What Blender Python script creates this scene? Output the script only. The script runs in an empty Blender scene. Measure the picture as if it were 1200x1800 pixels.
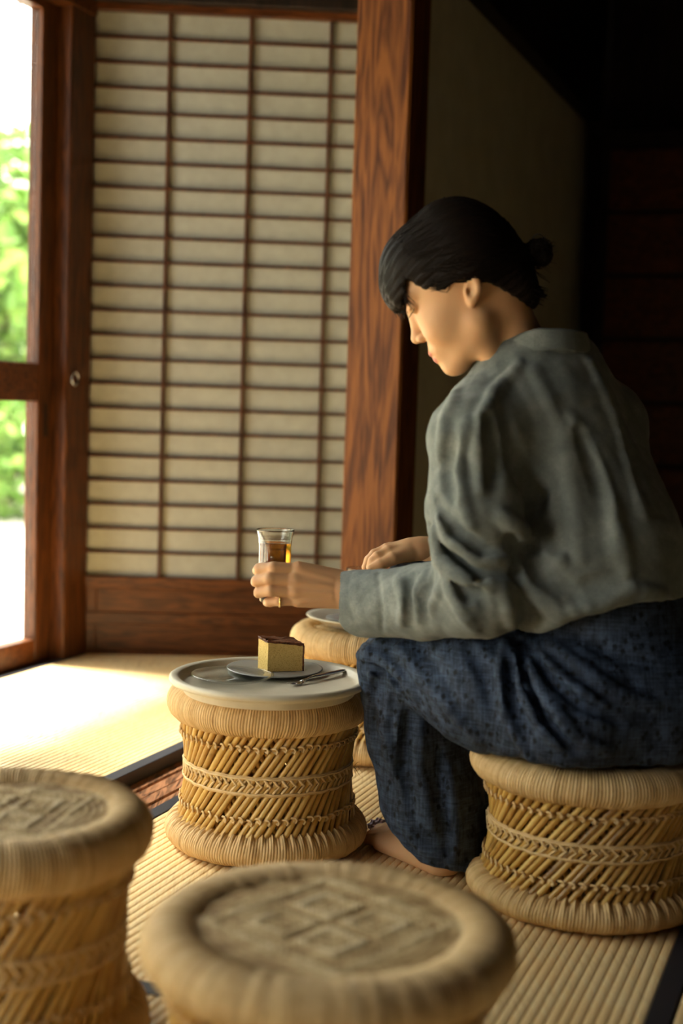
import bpy, math, random
import numpy as np
from mathutils import Vector
random.seed(7); rng = np.random.default_rng(7)
scene = bpy.context.scene
COL = scene.collection
# ---------------------------------------------------------------- camera
F = 2400.0; HC = .745; PIT = math.atan(184 / F); RO = .031; A = math.radians(21.2)
FW = np.array([0, math.cos(PIT), -math.sin(PIT)]); U0 = np.array([0, math.sin(PIT), math.cos(PIT)]); X0 = np.array([1., 0, 0])
CR = math.cos(RO) * X0 + math.sin(RO) * U0; CU = -math.sin(RO) * X0 + math.cos(RO) * U0
CAMP = np.array([0, 0, HC])
cam = bpy.data.cameras.new('camera'); camo = bpy.data.objects.new('camera', cam); COL.objects.link(camo)
from mathutils import Matrix
camo.matrix_world = Matrix(((CR[0], CU[0], -FW[0], 0), (CR[1], CU[1], -FW[1], 0), (CR[2], CU[2], -FW[2], HC), (0, 0, 0, 1)))
cam.sensor_fit = 'VERTICAL'; cam.sensor_height = 36; cam.sensor_width = 24; cam.lens = 36 * F / 1800
cam.clip_start = .05; cam.clip_end = 200
cam.dof.use_dof = True; cam.dof.focus_distance = 2.36; cam.dof.aperture_fstop = 2.2; cam.dof.aperture_blades = 9
scene.camera = camo
def ray(px, py): return FW * F + CR * (px - 600) + CU * (900 - py)
def H(px, py, Y):                      # the point of the room seen at a pixel, at depth Y
    d = ray(px, py); return CAMP + d * (Y / d[1])
def FL(px, py, z=0.):                  # the point of a horizontal plane seen at a pixel
    d = ray(px, py); return CAMP + d * ((z - HC) / d[2])
ZV = np.array([0, 0, 1.])
UD = np.array([math.sin(A), math.cos(A), 0]); WD = np.array([math.cos(A), -math.sin(A), 0])  # the room's two floor directions
def R3(u, w, z=0.): return UD * u + WD * w + np.array([0, 0, z])
# ---------------------------------------------------------------- view, world, lights
vs = scene.view_settings; vs.view_transform = 'Standard'; vs.look = 'None'; vs.gamma = 1; vs.use_curve_mapping = False
vs.exposure = 0.2
scene.render.engine = 'CYCLES'
cy = scene.cycles; cy.use_denoising = True; cy.max_bounces = 10; cy.diffuse_bounces = 6; cy.transparent_max_bounces = 16; cy.sample_clamp_indirect = 6
cy.caustics_reflective = False; cy.caustics_refractive = False
WORLD_K = 8.6; SUN_K = 40.0
w = bpy.data.worlds.new('sky'); scene.world = w; w.use_nodes = True
bg = w.node_tree.nodes['Background']; bg.inputs[0].default_value = (1, .985, .93, 1); bg.inputs[1].default_value = WORLD_K
sl = bpy.data.lights.new('sun', 'SUN'); sl.energy = SUN_K; sl.angle = math.radians(18); sl.color = (1, .95, .85)
so = bpy.data.objects.new('sun', sl); COL.objects.link(so)
sd = (-WD * 1. + UD * .1 + np.array([0, 0, 1.38])); so.rotation_euler = Vector(sd).to_track_quat('Z', 'Y').to_euler()
WW = -2.125                            # the window wall's plane
def portal(u0, u1, z0, z1):
    l = bpy.data.lights.new('window_portal', 'AREA'); l.shape = 'RECTANGLE'; l.size = u1 - u0; l.size_y = z1 - z0; l.cycles.is_portal = True
    o = bpy.data.objects.new('window_portal', l); COL.objects.link(o); c = R3((u0 + u1) / 2, WW - .1, (z0 + z1) / 2)
    o.matrix_world = Matrix(((UD[0], 0, -WD[0], c[0]), (UD[1], 0, -WD[1], c[1]), (0, 1, 0, c[2]), (0, 0, 0, 1)))
portal(-1.2, 3.2, .0, 1.8)
# ---------------------------------------------------------------- helpers
def new_obj(name, V, Fs, mat=None, parent=None, smooth=False, tint=None, uv=None):
    me = bpy.data.meshes.new(name); V = np.asarray(V, dtype=float)
    me.from_pydata(V.tolist(), [], [tuple(int(i) for i in f) for f in Fs]); me.update()
    if smooth: me.polygons.foreach_set('use_smooth', [True] * len(me.polygons))
    if tint is not None:
        a = me.attributes.new('tint', 'FLOAT', 'POINT'); a.data.foreach_set('value', np.asarray(tint, dtype=np.float32))
    if uv is not None:
        a = me.attributes.new('pat', 'FLOAT_VECTOR', 'POINT'); a.data.foreach_set('vector', np.asarray(uv, dtype=np.float32).ravel())
    o = bpy.data.objects.new(name, me); COL.objects.link(o)
    if mat: me.materials.append(mat)
    if parent: o.parent = parent
    return o
class MB:
    def __init__(s): s.V = []; s.F = []; s.T = []; s.n = 0
    def add(s, V, Fs, t=0.):
        V = np.asarray(V, dtype=float); s.V.append(V); s.F += [tuple(int(i) + s.n for i in f) for f in Fs]
        s.T.append(np.full(len(V), t) if np.isscalar(t) else np.asarray(t)); s.n += len(V)
    def build(s, name, mat, parent=None, smooth=False):
        return new_obj(name, np.vstack(s.V), s.F, mat, parent, smooth, np.concatenate(s.T))
    def box(s, c, ex, ey, ez, t=0., bev=0.):   # centre and three half-extent vectors
        c, ex, ey, ez = [np.asarray(q, dtype=float) for q in (c, ex, ey, ez)]
        if not bev:
            V = [c + a * ex + b * ey + d * ez for a in (-1, 1) for b in (-1, 1) for d in (-1, 1)]
            s.add(V, [(0, 1, 3, 2), (4, 6, 7, 5), (0, 4, 5, 1), (2, 3, 7, 6), (0, 2, 6, 4), (1, 5, 7, 3)], t); return
        ls = [np.linalg.norm(q) for q in (ex, ey, ez)]; us = [ex / ls[0], ey / ls[1], ez / ls[2]]
        V = []; idx = {}
        for a in (-1, 1):
            for b in (-1, 1):
                for d in (-1, 1):
                    sg = (a, b, d)
                    for k in range(3):
                        p = c.copy()
                        for j in range(3): p = p + us[j] * sg[j] * (ls[j] - (0 if j == k else bev))
                        idx[(sg, k)] = len(V); V.append(p)
        Fs = []
        for k in range(3):
            i, j = [(1, 2), (2, 0), (0, 1)][k]
            for sk in (-1, 1):
                q = []
                for (a, b) in ((-1, -1), (1, -1), (1, 1), (-1, 1)):
                    sg = [0, 0, 0]; sg[k] = sk; sg[i] = a; sg[j] = b; q.append(idx[(tuple(sg), k)])
                Fs.append(q if sk > 0 else q[::-1])
            for a in (-1, 1):
                for b in (-1, 1):   # edges along axis k
                    s1 = [0, 0, 0]; s2 = [0, 0, 0]; s1[i] = s2[i] = a; s1[j] = s2[j] = b; s1[k] = -1; s2[k] = 1
                    q = [idx[(tuple(s1), i)], idx[(tuple(s2), i)], idx[(tuple(s2), j)], idx[(tuple(s1), j)]]
                    Fs.append(q if a * b > 0 else q[::-1])
        for sg in [(a, b, d) for a in (-1, 1) for b in (-1, 1) for d in (-1, 1)]:
            q = [idx[(sg, 0)], idx[(sg, 1)], idx[(sg, 2)]]; Fs.append(q if sg[0] * sg[1] * sg[2] > 0 else q[::-1])
        s.add(V, Fs, t)
    def tube(s, P, r, n=8, t=0., closed=False, cap=True):
        P = np.asarray(P, dtype=float); m = len(P); r = np.full(m, r) if np.isscalar(r) else np.asarray(r)
        T = np.roll(P, -1, 0) - np.roll(P, 1, 0) if closed else np.gradient(P, axis=0)
        T /= np.linalg.norm(T, axis=1)[:, None] + 1e-12
        a = np.array([0, 0, 1.]) if abs(T[0][2]) < .9 else np.array([1., 0, 0])
        N = []; nn = np.cross(T[0], a); nn /= np.linalg.norm(nn)
        for k in range(m):
            nn = nn - T[k] * nn.dot(T[k]); nn /= np.linalg.norm(nn); N.append(nn)
        N = np.array(N); B = np.cross(T, N); ph = np.linspace(0, 2 * math.pi, n, endpoint=False)
        V = P[:, None] + r[:, None, None] * (N[:, None] * np.cos(ph)[None, :, None] + B[:, None] * np.sin(ph)[None, :, None])
        Fs = []
        for k in range(m if closed else m - 1):
            k2 = (k + 1) % m
            for j in range(n): Fs.append((k * n + j, k * n + (j + 1) % n, k2 * n + (j + 1) % n, k2 * n + j))
        if cap and not closed: Fs += [tuple(range(n))[::-1], tuple((m - 1) * n + j for j in range(n))]
        s.add(V.reshape(-1, 3), Fs, t)
    def lathe(s, prof, n=64, c=(0, 0, 0), t=0., close=False):
        prof = np.asarray(prof, dtype=float); th = np.linspace(0, 2 * math.pi, n, endpoint=False); m = len(prof)
        V = np.stack([prof[:, None, 0] * np.cos(th)[None], prof[:, None, 0] * np.sin(th)[None], np.repeat(prof[:, 1:2], n, 1)], -1).reshape(-1, 3) + np.asarray(c)
        Fs = [(k * n + j, k * n + (j + 1) % n, ((k + 1) % m) * n + (j + 1) % n, ((k + 1) % m) * n + j) for k in range(m if close else m - 1) for j in range(n)]
        s.add(V, Fs, t)
    def ball(s, c, r, n=8, m=5, t=0., ax=None):
        r = np.asarray(r, dtype=float) * np.ones(3); th = np.linspace(0, 2 * math.pi, n, endpoint=False)
        V = [(0, 0, 1)] + [(math.sin(f) * math.cos(a), math.sin(f) * math.sin(a), math.cos(f)) for f in np.linspace(0, math.pi, m + 1)[1:-1] for a in th] + [(0, 0, -1)]
        V = np.array(V) * r
        if ax is not None: V = V @ np.asarray(ax)
        Fs = [(0, 1 + j, 1 + (j + 1) % n) for j in range(n)]
        for k in range(m - 2): Fs += [(1 + k * n + j, 1 + (k + 1) * n + j, 1 + (k + 1) * n + (j + 1) % n, 1 + k * n + (j + 1) % n) for j in range(n)]
        l = 1 + (m - 1) * n; Fs += [(l, 1 + (m - 2) * n + (j + 1) % n, 1 + (m - 2) * n + j) for j in range(n)]
        s.add(V + np.asarray(c), Fs, t)
def empty(name, loc=(0, 0, 0), rz=0.):
    o = bpy.data.objects.new(name, None); COL.objects.link(o); o.location = tuple(float(v) for v in loc); o.rotation_euler = (0, 0, rz); o.empty_display_size = .1
    return o
def tag(o, label=None, cat=None, group=None, kind=None):
    if label: o['label'] = label
    if cat: o['category'] = cat
    if group: o['group'] = group
    if kind: o['kind'] = kind
    return o
def struct(o, label, cat): return tag(o, label, cat, None, 'structure')
# ---------------------------------------------------------------- materials
def mat(name, col, rough=.6, spec=.5, metal=0., f=None):
    m = bpy.data.materials.new(name); m.use_nodes = True; nt = m.node_tree; b = nt.nodes['Principled BSDF']
    b.inputs['Base Color'].default_value = (*col, 1); b.inputs['Roughness'].default_value = rough
    b.inputs['Specular IOR Level'].default_value = spec; b.inputs['Metallic'].default_value = metal
    if f: f(nt, b)
    return m
def N(nt, t, **kw):
    n = nt.nodes.new(t)
    for k, v in kw.items():
        if k.startswith('i_'): n.inputs[k[2:].replace('_', ' ')].default_value = v
        else: setattr(n, k, v)
    return n
def coords(nt, scale=(1, 1, 1), rot=(0, 0, 0), kind='Object'):
    c = N(nt, 'ShaderNodeTexCoord'); m = N(nt, 'ShaderNodeMapping'); m.inputs['Scale'].default_value = scale; m.inputs['Rotation'].default_value = rot
    nt.links.new(c.outputs[kind], m.inputs[0]); return m.outputs[0]
def ramp(nt, src, stops):
    r = N(nt, 'ShaderNodeValToRGB'); e = r.color_ramp.elements
    e[0].position = stops[0][0]; e[0].color = (*stops[0][1], 1); e[1].position = stops[-1][0]; e[1].color = (*stops[-1][1], 1)
    for p, c in stops[1:-1]: q = e.new(p); q.color = (*c, 1)
    nt.links.new(src, r.inputs[0]); return r.outputs[0]
def bump(nt, b, src, dist=.001, strength=1.):
    n = N(nt, 'ShaderNodeBump'); n.inputs['Distance'].default_value = dist; n.inputs['Strength'].default_value = strength
    nt.links.new(src, n.inputs['Height']); nt.links.new(n.outputs[0], b.inputs['Normal'])
def noise(nt, vec, sc, det=4, rough=.55, dist=0.):
    n = N(nt, 'ShaderNodeTexNoise'); n.inputs['Scale'].default_value = sc; n.inputs['Detail'].default_value = det; n.inputs['Roughness'].default_value = rough; n.inputs['Distortion'].default_value = dist
    nt.links.new(vec, n.inputs['Vector']); return n.outputs[0]
def wood(name, dark, light, rough=.45, axis=2, sc=1., rot=0.):
    s = [14., 14., 14.]; s[axis] = 1.1
    def f(nt, b):
        v = coords(nt, [q * sc for q in s], (0, 0, rot)); n1 = noise(nt, v, 1.6, 3, .5, 1.5)
        wv = N(nt, 'ShaderNodeMath', operation='MULTIPLY_ADD'); nt.links.new(n1, wv.inputs[0]); wv.inputs[1].default_value = 9; wv.inputs[2].default_value = 0
        sn = N(nt, 'ShaderNodeMath', operation='SINE'); m2 = N(nt, 'ShaderNodeMath', operation='MULTIPLY'); m2.inputs[1].default_value = 4.0
        nt.links.new(wv.outputs[0], m2.inputs[0]); nt.links.new(m2.outputs[0], sn.inputs[0])
        fine = noise(nt, coords(nt, [q * sc * 6 for q in s], (0, 0, rot)), 2., 3)
        ad = N(nt, 'ShaderNodeMath', operation='MULTIPLY_ADD'); nt.links.new(sn.outputs[0], ad.inputs[0]); ad.inputs[1].default_value = .22; ad.inputs[2].default_value = .1
        a2 = N(nt, 'ShaderNodeMath', operation='ADD'); nt.links.new(ad.outputs[0], a2.inputs[0]); nt.links.new(fine, a2.inputs[1])
        c = ramp(nt, a2.outputs[0], [(.25, dark), (.55, tuple((x + y) / 2 for x, y in zip(dark, light))), (.85, light)])
        nt.links.new(c, b.inputs['Base Color']); bump(nt, b, a2.outputs[0], .0006, .5)
    return mat(name, light, rough, .22, f=f)
def tinted(name, stops, rough=.55, spec=.4, fine=None, bd=.0004):   # colour from each piece's tint (painted shade on seats) plus a little noise
    def f(nt, b):
        a = N(nt, 'ShaderNodeAttribute', attribute_name='tint'); v = coords(nt)
        n = noise(nt, v, fine or 60., 4); ad = N(nt, 'ShaderNodeMath', operation='MULTIPLY_ADD'); nt.links.new(n, ad.inputs[0]); ad.inputs[1].default_value = .6; ad.inputs[2].default_value = -.3
        a2 = N(nt, 'ShaderNodeMath', operation='ADD'); nt.links.new(ad.outputs[0], a2.inputs[0]); nt.links.new(a.outputs['Fac'], a2.inputs[1])
        nt.links.new(ramp(nt, a2.outputs[0], stops), b.inputs['Base Color']); bump(nt, b, noise(nt, v, 500., 3), bd, .6)
    return mat(name, stops[0][1], rough, spec, f=f)
M = {}
M['dwood'] = wood('dark_cedar', (.026, .008, .0025), (.095, .029, .0065), .42)
M['dwood_h'] = wood('dark_cedar_rails', (.034, .009, .0022), (.105, .031, .0065), .42, axis=0)
M['pillar'] = wood('pillar_cedar', (.05, .012, .0025), (.185, .062, .012), .6, sc=.55)
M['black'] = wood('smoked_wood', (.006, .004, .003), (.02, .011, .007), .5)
M['lattice'] = wood('lattice_wood', (.028, .009, .004), (.085, .03, .012), .5)
M['plank'] = wood('floor_plank', (.05, .018, .007), (.38, .17, .08), .45, axis=1, sc=1.2, rot=A)
def f_paper(nt, b):
    n = noise(nt, coords(nt), 30, 5); nt.links.new(ramp(nt, n, [(.3, (.285, .275, .235)), (.7, (.33, .32, .27))]), b.inputs['Base Color'])
    b.inputs['Subsurface Weight'].default_value = 0; bump(nt, b, noise(nt, coords(nt), 400, 3), .0003, .4)
M['paper'] = mat('shoji_paper', (.72, .68, .58), .85, .2, f=f_paper)
def f_plaster(nt, b):
    n = noise(nt, coords(nt), 9, 5); nt.links.new(ramp(nt, n, [(.3, (.55, .51, .37)), (.7, (.66, .61, .45))]), b.inputs['Base Color']); bump(nt, b, noise(nt, coords(nt), 300, 3), .0006, .5)
M['plaster'] = mat('plaster', (.5, .45, .33), .9, .2, f=f_plaster)
def f_tatami(nt, b):
    v = coords(nt, (1, 1, 1), (0, 0, A)); n = noise(nt, coords(nt, (260, 14, 40), (0, 0, A)), 1, 3)
    n2 = noise(nt, v, 5, 3); ad = N(nt, 'ShaderNodeMath', operation='ADD'); nt.links.new(n, ad.inputs[0]); nt.links.new(n2, ad.inputs[1])
    nt.links.new(ramp(nt, ad.outputs[0], [(.7, (.63, .415, .18)), (1.0, (.81, .57, .28)), (1.3, (.89, .70, .40))]), b.inputs['Base Color'])
    bump(nt, b, noise(nt, coords(nt, (30, 900, 30), (0, 0, A)), 1, 2), .0005, .5)
M['tatami'] = mat('rush_weave', (.6, .43, .2), .34, .5, f=f_tatami)
def f_cloth(nt, b): bump(nt, b, noise(nt, coords(nt, (1, 1, 1)), 900, 2), .0004, .6)
M['heri'] = mat('mat_border_cloth', (.012, .013, .02), .5, .6, f=f_cloth)
M['cane'] = tinted('cane', [(.0, (.16, .07, .02)), (.3, (.48, .27, .065)), (.6, (.64, .40, .11)), (1., (.76, .54, .20))], .35, .5)
M['cord'] = tinted('grass_cord', [(.0, (.34, .20, .075)), (.35, (.58, .385, .175)), (.7, (.70, .50, .255)), (1., (.80, .62, .37))], .6, .3, 90)
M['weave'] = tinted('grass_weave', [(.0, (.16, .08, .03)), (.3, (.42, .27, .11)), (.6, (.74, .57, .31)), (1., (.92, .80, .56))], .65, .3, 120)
M['ceramic'] = mat('matt_ceramic', (.56, .5, .4), .42, .4, f=lambda nt, b: nt.links.new(ramp(nt, noise(nt, coords(nt), 14, 6), [(.35, (.54, .48, .36)), (.65, (.66, .60, .47))]), b.inputs['Base Color']))
M['grey_dish'] = mat('grey_dish', (.3, .3, .29), .25, .6)
M['steel'] = mat('steel', (.55, .55, .56), .18, .5, 1.)
M['gold'] = mat('gold', (.8, .55, .2), .25, .5, 1.)
def glassmat(name, col=(1, 1, 1), ior=1.45, rough=.0, alpha=.9):
    m = bpy.data.materials.new(name); m.use_nodes = True; nt = m.node_tree; nt.nodes.remove(nt.nodes['Principled BSDF']); out = nt.nodes['Material Output']
    g = N(nt, 'ShaderNodeBsdfGlossy'); g.inputs['Roughness'].default_value = rough + .02
    tr = N(nt, 'ShaderNodeBsdfTransparent'); tr.inputs[0].default_value = (*col, 1)
    lw = N(nt, 'ShaderNodeLayerWeight'); lw.inputs[0].default_value = .5
    pw = N(nt, 'ShaderNodeMath', operation='POWER'); nt.links.new(lw.outputs['Facing'], pw.inputs[0]); pw.inputs[1].default_value = 4.5
    fr = N(nt, 'ShaderNodeMath', operation='MULTIPLY_ADD'); nt.links.new(pw.outputs[0], fr.inputs[0]); fr.inputs[1].default_value = .9; fr.inputs[2].default_value = .035 * ior
    mx = N(nt, 'ShaderNodeMixShader'); nt.links.new(fr.outputs[0], mx.inputs[0]); nt.links.new(tr.outputs[0], mx.inputs[1]); nt.links.new(g.outputs[0], mx.inputs[2]); nt.links.new(mx.outputs[0], out.inputs[0])
    return m
M['pane'] = glassmat('window_glass', (.97, .98, .96))
M['glass'] = glassmat('tumbler_glass', (.96, .96, .93), 2.6)
# ---------------------------------------------------------------- structure
W_A, W_P0, W_P1, W_E0, W_E1 = -1.342, -1.318, -1.195, -.226, -.194
def slab(name, u0, u1, w0, w1, z0, z1, m, parent=None, bev=0.):
    b = MB(); b.box(R3((u0 + u1) / 2, (w0 + w1) / 2, (z0 + z1) / 2), UD * (u1 - u0) / 2, WD * (w1 - w0) / 2, (0, 0, (z1 - z0) / 2), bev=bev)
    return b.build(name, m, parent)
struct(slab('floor', -2.2, 5.6, WW - .05, 3.2, -.12, -.03, M['black']), 'dark wooden subfloor under the straw mats', 'floor')
struct(slab('ceiling', -2.2, 5.6, WW - .05, 3.2, 2.45, 2.5, M['black']), 'dark wooden ceiling lost in shade', 'ceiling')
UB = 4.74 * .88 + .95
def mat_ribs(name, u0, u1, w0, w1, z, m, parent):
    p = .0141; n = max(1, round((w1 - w0) / p)); p = (w1 - w0) / n; prof = []
    for k in range(n):
        for (a, h) in ((0., -.0016), (.16, -.0002), (.5, .0004), (.84, -.0002)): prof.append((w0 + (k + a) * p, h))
    prof.append((w1, -.0016)); prof = np.array(prof)
    V = np.concatenate([[R3(u0, a, z + h) for a, h in prof], [R3(u1, a, z + h) for a, h in prof]]); k = len(prof)
    return new_obj(name, V, [(j, j + 1, k + j + 1, k + j) for j in range(k - 1)], m, parent)
def tatami(u0, u1, w0, w1, z, left=True, right=True, label='', h=.03, bw=.03):
    r = empty('tatami_mat', R3((u0 + u1) / 2, (w0 + w1) / 2, 0)); off = -np.array(r.location)
    a = w0 + (bw if left else 0); b = w1 - (bw if right else 0)
    c = slab('mat_core', u0, u1, w0 + .001, w1 - .001, z - h, z - .002, M['tatami'], r); c.location = off
    s = mat_ribs('woven_surface', u0, u1, a, b, z, M['tatami'], r); s.location = off
    for f_, x0, x1 in ((left, w0, a), (right, b, w1)):
        if f_: q = slab('cloth_border', u0 + .0005, u1 - .0005, x0, x1, z - h, z + .0012, M['heri'], r, bev=.001); q.location = off
    return tag(r, label, 'tatami mat', 'tatami mats on the floor')
tatami(1.23, 3.62, WW + .03, W_A + .024, .02, label='sunlit straw mat along the window, beyond the dark plank', h=.045)
tatami(-1.2, 1.20, WW + .03, W_A + .024, .02, label='straw mat by the window, nearest the camera', h=.045)
tatami(1.505, 3.62, W_P1, W_E1 + .0, .0, label='straw mat under the woman and the tray stool, between two dark cloth borders')
tatami(-1.2, 1.475, W_P1, W_E1 + .0, .0, label='straw mat under the near stools, its end just past the left stool')
hb = slab('cloth_border', 1.475, 1.505, W_P1, W_E1, -.03, .0012, M['heri']); hb['kind'] = 'structure'; hb.name = 'trim_9'; hb['label'] = 'dark blue cloth strip between two straw mats'; hb['category'] = 'floor trim'
tatami(-1.2, 5.14, W_E1 + .003, .95, .0, left=False, label='straw mat at the right, past the black cloth border')
tatami(-1.2, 5.14, .955, 3.1, .0, label='straw mat in the dark at the far right')
tatami(3.65, 5.14, -.9, W_E1, .0, label='straw mat behind the pillar in the dark inner room')
# plank between the mats: three boards with open cracks
pb = MB()
for x0, x1, dz in ((0, .03, .0), (.033, .062, -.002), (.066, .0955, .001), (.098, .123, -.001)):
    pb.box(R3(1.2, (W_P0 + .003 + (x0 + x1) / 2 - .003), -.017 + dz), UD * 2.45, WD * (x1 - x0) / 2, (0, 0, .012), bev=.002)
struct(pb.build('trim_1', M['plank']), 'cracked reddish wooden plank set between the straw mats', 'floor trim')
# window wall ---------------------------------------------------------
def vpost(name, u0, u1, w0, w1, z0, z1, m, label, cat='post', bev=.004):
    return struct(slab(name, u0, u1, w0, w1, z0, z1, m, bev=bev), label, cat)
UC = FL(92, 1158, .02).dot(UD)         # far end of the window wall
S0 = FL(118, 1157, .0); SY = S0[1]
vpost('trim_2', UC - .0, UC + .12, WW - .06, WW + .055, 0, 2.45, M['dwood'], 'dark corner post between the glass door and the paper screen')
b = MB(); b.tube([R3(UC + .03, WW + .062) + UD * .016 * math.cos(t) + ZV * (.80 + .018 * math.sin(t)) for t in np.linspace(0, 2 * math.pi, 24, endpoint=False)], .0022, 6, closed=True); b.tube([R3(UC + .03, WW + .05, .818), R3(UC + .03, WW + .066, .818)], .003, 6); b.build('ring_pull', M['steel'], bpy.data.objects['trim_2'], True)
vpost('trim_3', -2.2, UC + .12, WW - .06, WW + .06, 1.80, 2.45, M['dwood_h'], 'dark lintel board above the glass doors', 'lintel')
vpost('trim_4', -2.2, UC, WW - .06, WW + .03, -.06, .012, M['dwood_h'], 'wooden sill rail under the glass doors', 'sill')
def glass_door(name, u0, u1, label):
    r = empty(name, R3((u0 + u1) / 2, WW, 0)); off = -np.array(r.location); parts = []
    def P(n, a, b, z0, z1, m, w0=-.03, w1=.012, bev=.003):
        q = slab(n, a, b, WW + w0, WW + w1, z0, z1, m, r, bev=bev); q.location = off
    P('stile', u0, u0 + .07, .012, 1.8, M['dwood']); P('stile', u1 - .07, u1, .012, 1.8, M['dwood'])
    P('rail', u0 + .07, u1 - .07, .012, .085, M['dwood_h']); P('rail', u0 + .07, u1 - .07, .735, .838, M['dwood_h']); P('rail', u0 + .07, u1 - .07, 1.775, 1.8, M['dwood_h'])
    P('pane', u0 + .07, u1 - .07, .085, .735, M['pane'], -.012, -.009, 0); P('pane', u0 + .07, u1 - .07, .838, 1.775, M['pane'], -.012, -.009, 0)
    b = MB(); cp = R3(u1 - .035, WW + .0125, .685); b.box(cp, UD * .007, WD * .0015, ZV * .045, bev=.0008); q = b.build('finger_pull', M['black'], r); q.location = off
    return struct(r, label, 'glass door')
wd = .92
for k in range(5):
    glass_door('window_%d' % (k + 1), UC - wd * (k + 1), UC - wd * k - .002, ['sliding glass door at the far left, garden behind it', 'second sliding glass door from the corner post', 'third sliding glass door from the corner post', 'fourth sliding glass door from the corner post', 'fifth sliding glass door from the corner post'][k])
struct(slab('wall_left', -2.2, UC - wd * 5 - .0, WW - .05, WW + .03, 0, 1.8, M['plaster']), 'plaster wall beside the last glass door', 'wall')
# paper screen door -----------------------------------------------------
ang = math.radians(3.2); SD = np.array([math.cos(ang), math.sin(ang), 0]); SN = np.array([math.sin(ang), -math.cos(ang), 0]); ZV = np.array([0, 0, 1.])
door = empty('door_1', S0)
def sbox(mb, x0, x1, z0, z1, d0, d1, bev=0., t=0.):
    mb.box(SD * (x0 + x1) / 2 + ZV * (z0 + z1) / 2 + SN * (d0 + d1) / 2, SD * (x1 - x0) / 2, SN * (d1 - d0) / 2, ZV * (z1 - z0) / 2, bev=bev, t=t)
ppm = F / SY; SWd = .985; PX0 = .034 ; ZB = .244; ZT = 1.82; CW = 138.5 / ppm
def sp(name, mt, *boxes, bev=.002):
    b = MB()
    for q in boxes: sbox(b, *q, bev=bev)
    return b.build(name, mt, door)
sp('stile', M['dwood'], (0, PX0, 0, 1.855, 0, .03)); sp('stile', M['dwood'], (SWd - .035, SWd, 0, 1.855, 0, .03))
sp('rail', M['dwood_h'], (PX0, SWd - .035, ZT, 1.855, 0, .029)); sp('rail', M['dwood_h'], (PX0, SWd - .035, .21, ZB, 0, .029)); sp('rail', M['dwood_h'], (PX0, SWd - .035, .0, .028, 0, .029))
sp('paper', M['paper'], (PX0, SWd - .035, ZB, ZT, .004, .0055), bev=0)
lat = MB()
for k in range(1, 4): sbox(lat, PX0 + CW * k - .0042, PX0 + CW * k + .0042, ZB, ZT, .0056, .02, bev=.0008)
for k in range(1, 23): z = ZB + (ZT - ZB) * k / 23; sbox(lat, PX0, SWd - .035, z - .0038, z + .0038, .006, .0185, bev=.0008)
lat.build('lattice', M['lattice'], door)
sp('panel_board', M['dwood_h'], (PX0, SWd - .035, .028, .21, .004, .012), bev=0)
sp('panel_batten', M['dwood_h'], (PX0, SWd - .035, .105, .14, .011, .02)); sp('panel_batten', M['dwood'], (.078, .084, .028, .21, .011, .0165))
struct(door, 'sliding paper screen with dark wooden lattice and brown base panel', 'screen door')
q = MB(); q.box(S0 + SD * .45 + SN * .01 + ZV * 2.145, SD * .62, SN * .05, ZV * .305, bev=.003); struct(q.build('trim_5', M['black']), 'dark wall board above the paper screen', 'lintel')
q = MB(); q.box(S0 + SD * .47 + SN * .03 - ZV * .012, SD * .6, SN * .07, ZV * .0115); struct(q.build('trim_10', M['black']), 'dark sill under the paper screen', 'sill')
# pillar and the wall running away behind it --------------------------------
PW = .145
p0 = H(597, 1000, 3.43); PU, PWd = p0.dot(UD), p0.dot(WD)
vpost('trim_6', PU, PU + PW, PWd, PWd + PW, 0, 2.45, M['pillar'], 'square reddish cedar pillar behind the woman', 'pillar', .006)
UB = PU + PW + 2.07
struct(slab('wall_back_left', PU + PW, UB, PWd + .03, PWd + PW - .022, -.06, 1.9, M['plaster']), 'dim beige plaster wall running back behind the pillar', 'wall').name = 'wall_middle'
vpost('trim_7', PU + PW, UB, PWd + .02, PWd + PW + .03, 1.88, 2.45, M['black'], 'black beam above the beige wall', 'beam')
wb = MB(); x = PWd - .6
while x < 3.1: wb.box(R3(UB + .03, x + .1, 1.19), UD * .03, WD * .0995, ZV * 1.25); x += .2
wb.box(R3(UB + .1, 1.2, 1.22), UD * .03, WD * 2.2, ZV * 1.28)
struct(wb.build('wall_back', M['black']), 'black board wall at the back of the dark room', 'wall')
vpost('trim_8', UB - .04, UB, PWd + PW - .02, 3.1, 1.84, 1.93, M['black'], 'dark lintel across the back wall', 'lintel')
cab = empty('wooden_cabinet', R3(UB - .2, .85, 0)); coff = -np.array(cab.location)
c_w0 = H(1050, 500, 5.2).dot(WD)
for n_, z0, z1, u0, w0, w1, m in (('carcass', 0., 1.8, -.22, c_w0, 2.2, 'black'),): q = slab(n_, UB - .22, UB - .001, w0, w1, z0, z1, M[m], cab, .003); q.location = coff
for k in range(7):
    q = slab('drawer', UB - .242, UB - .221, c_w0 + .03, c_w0 + 1.0, .1 + k * .235, .1 + k * .235 + .22, M['dwood_h'], cab, .004); q.location = coff
tag(cab, 'dark wooden chest of wide drawers in the shade at the right', 'cabinet')
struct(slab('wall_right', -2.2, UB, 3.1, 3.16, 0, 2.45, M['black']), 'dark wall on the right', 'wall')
struct(slab('wall_front', -2.2, -2.15, WW, 3.1, 0, 2.45, M['black']), 'dark wall behind the viewer', 'wall')
ev = MB(); ev.box(R3(1.5, WW - .50, 2.45), UD * 3.9, WD * .53 + ZV * .09, -WD * .005 + ZV * .025); struct(ev.build('trim_12', M['black']), 'roof eave over the glass doors outside', 'eave')
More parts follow.
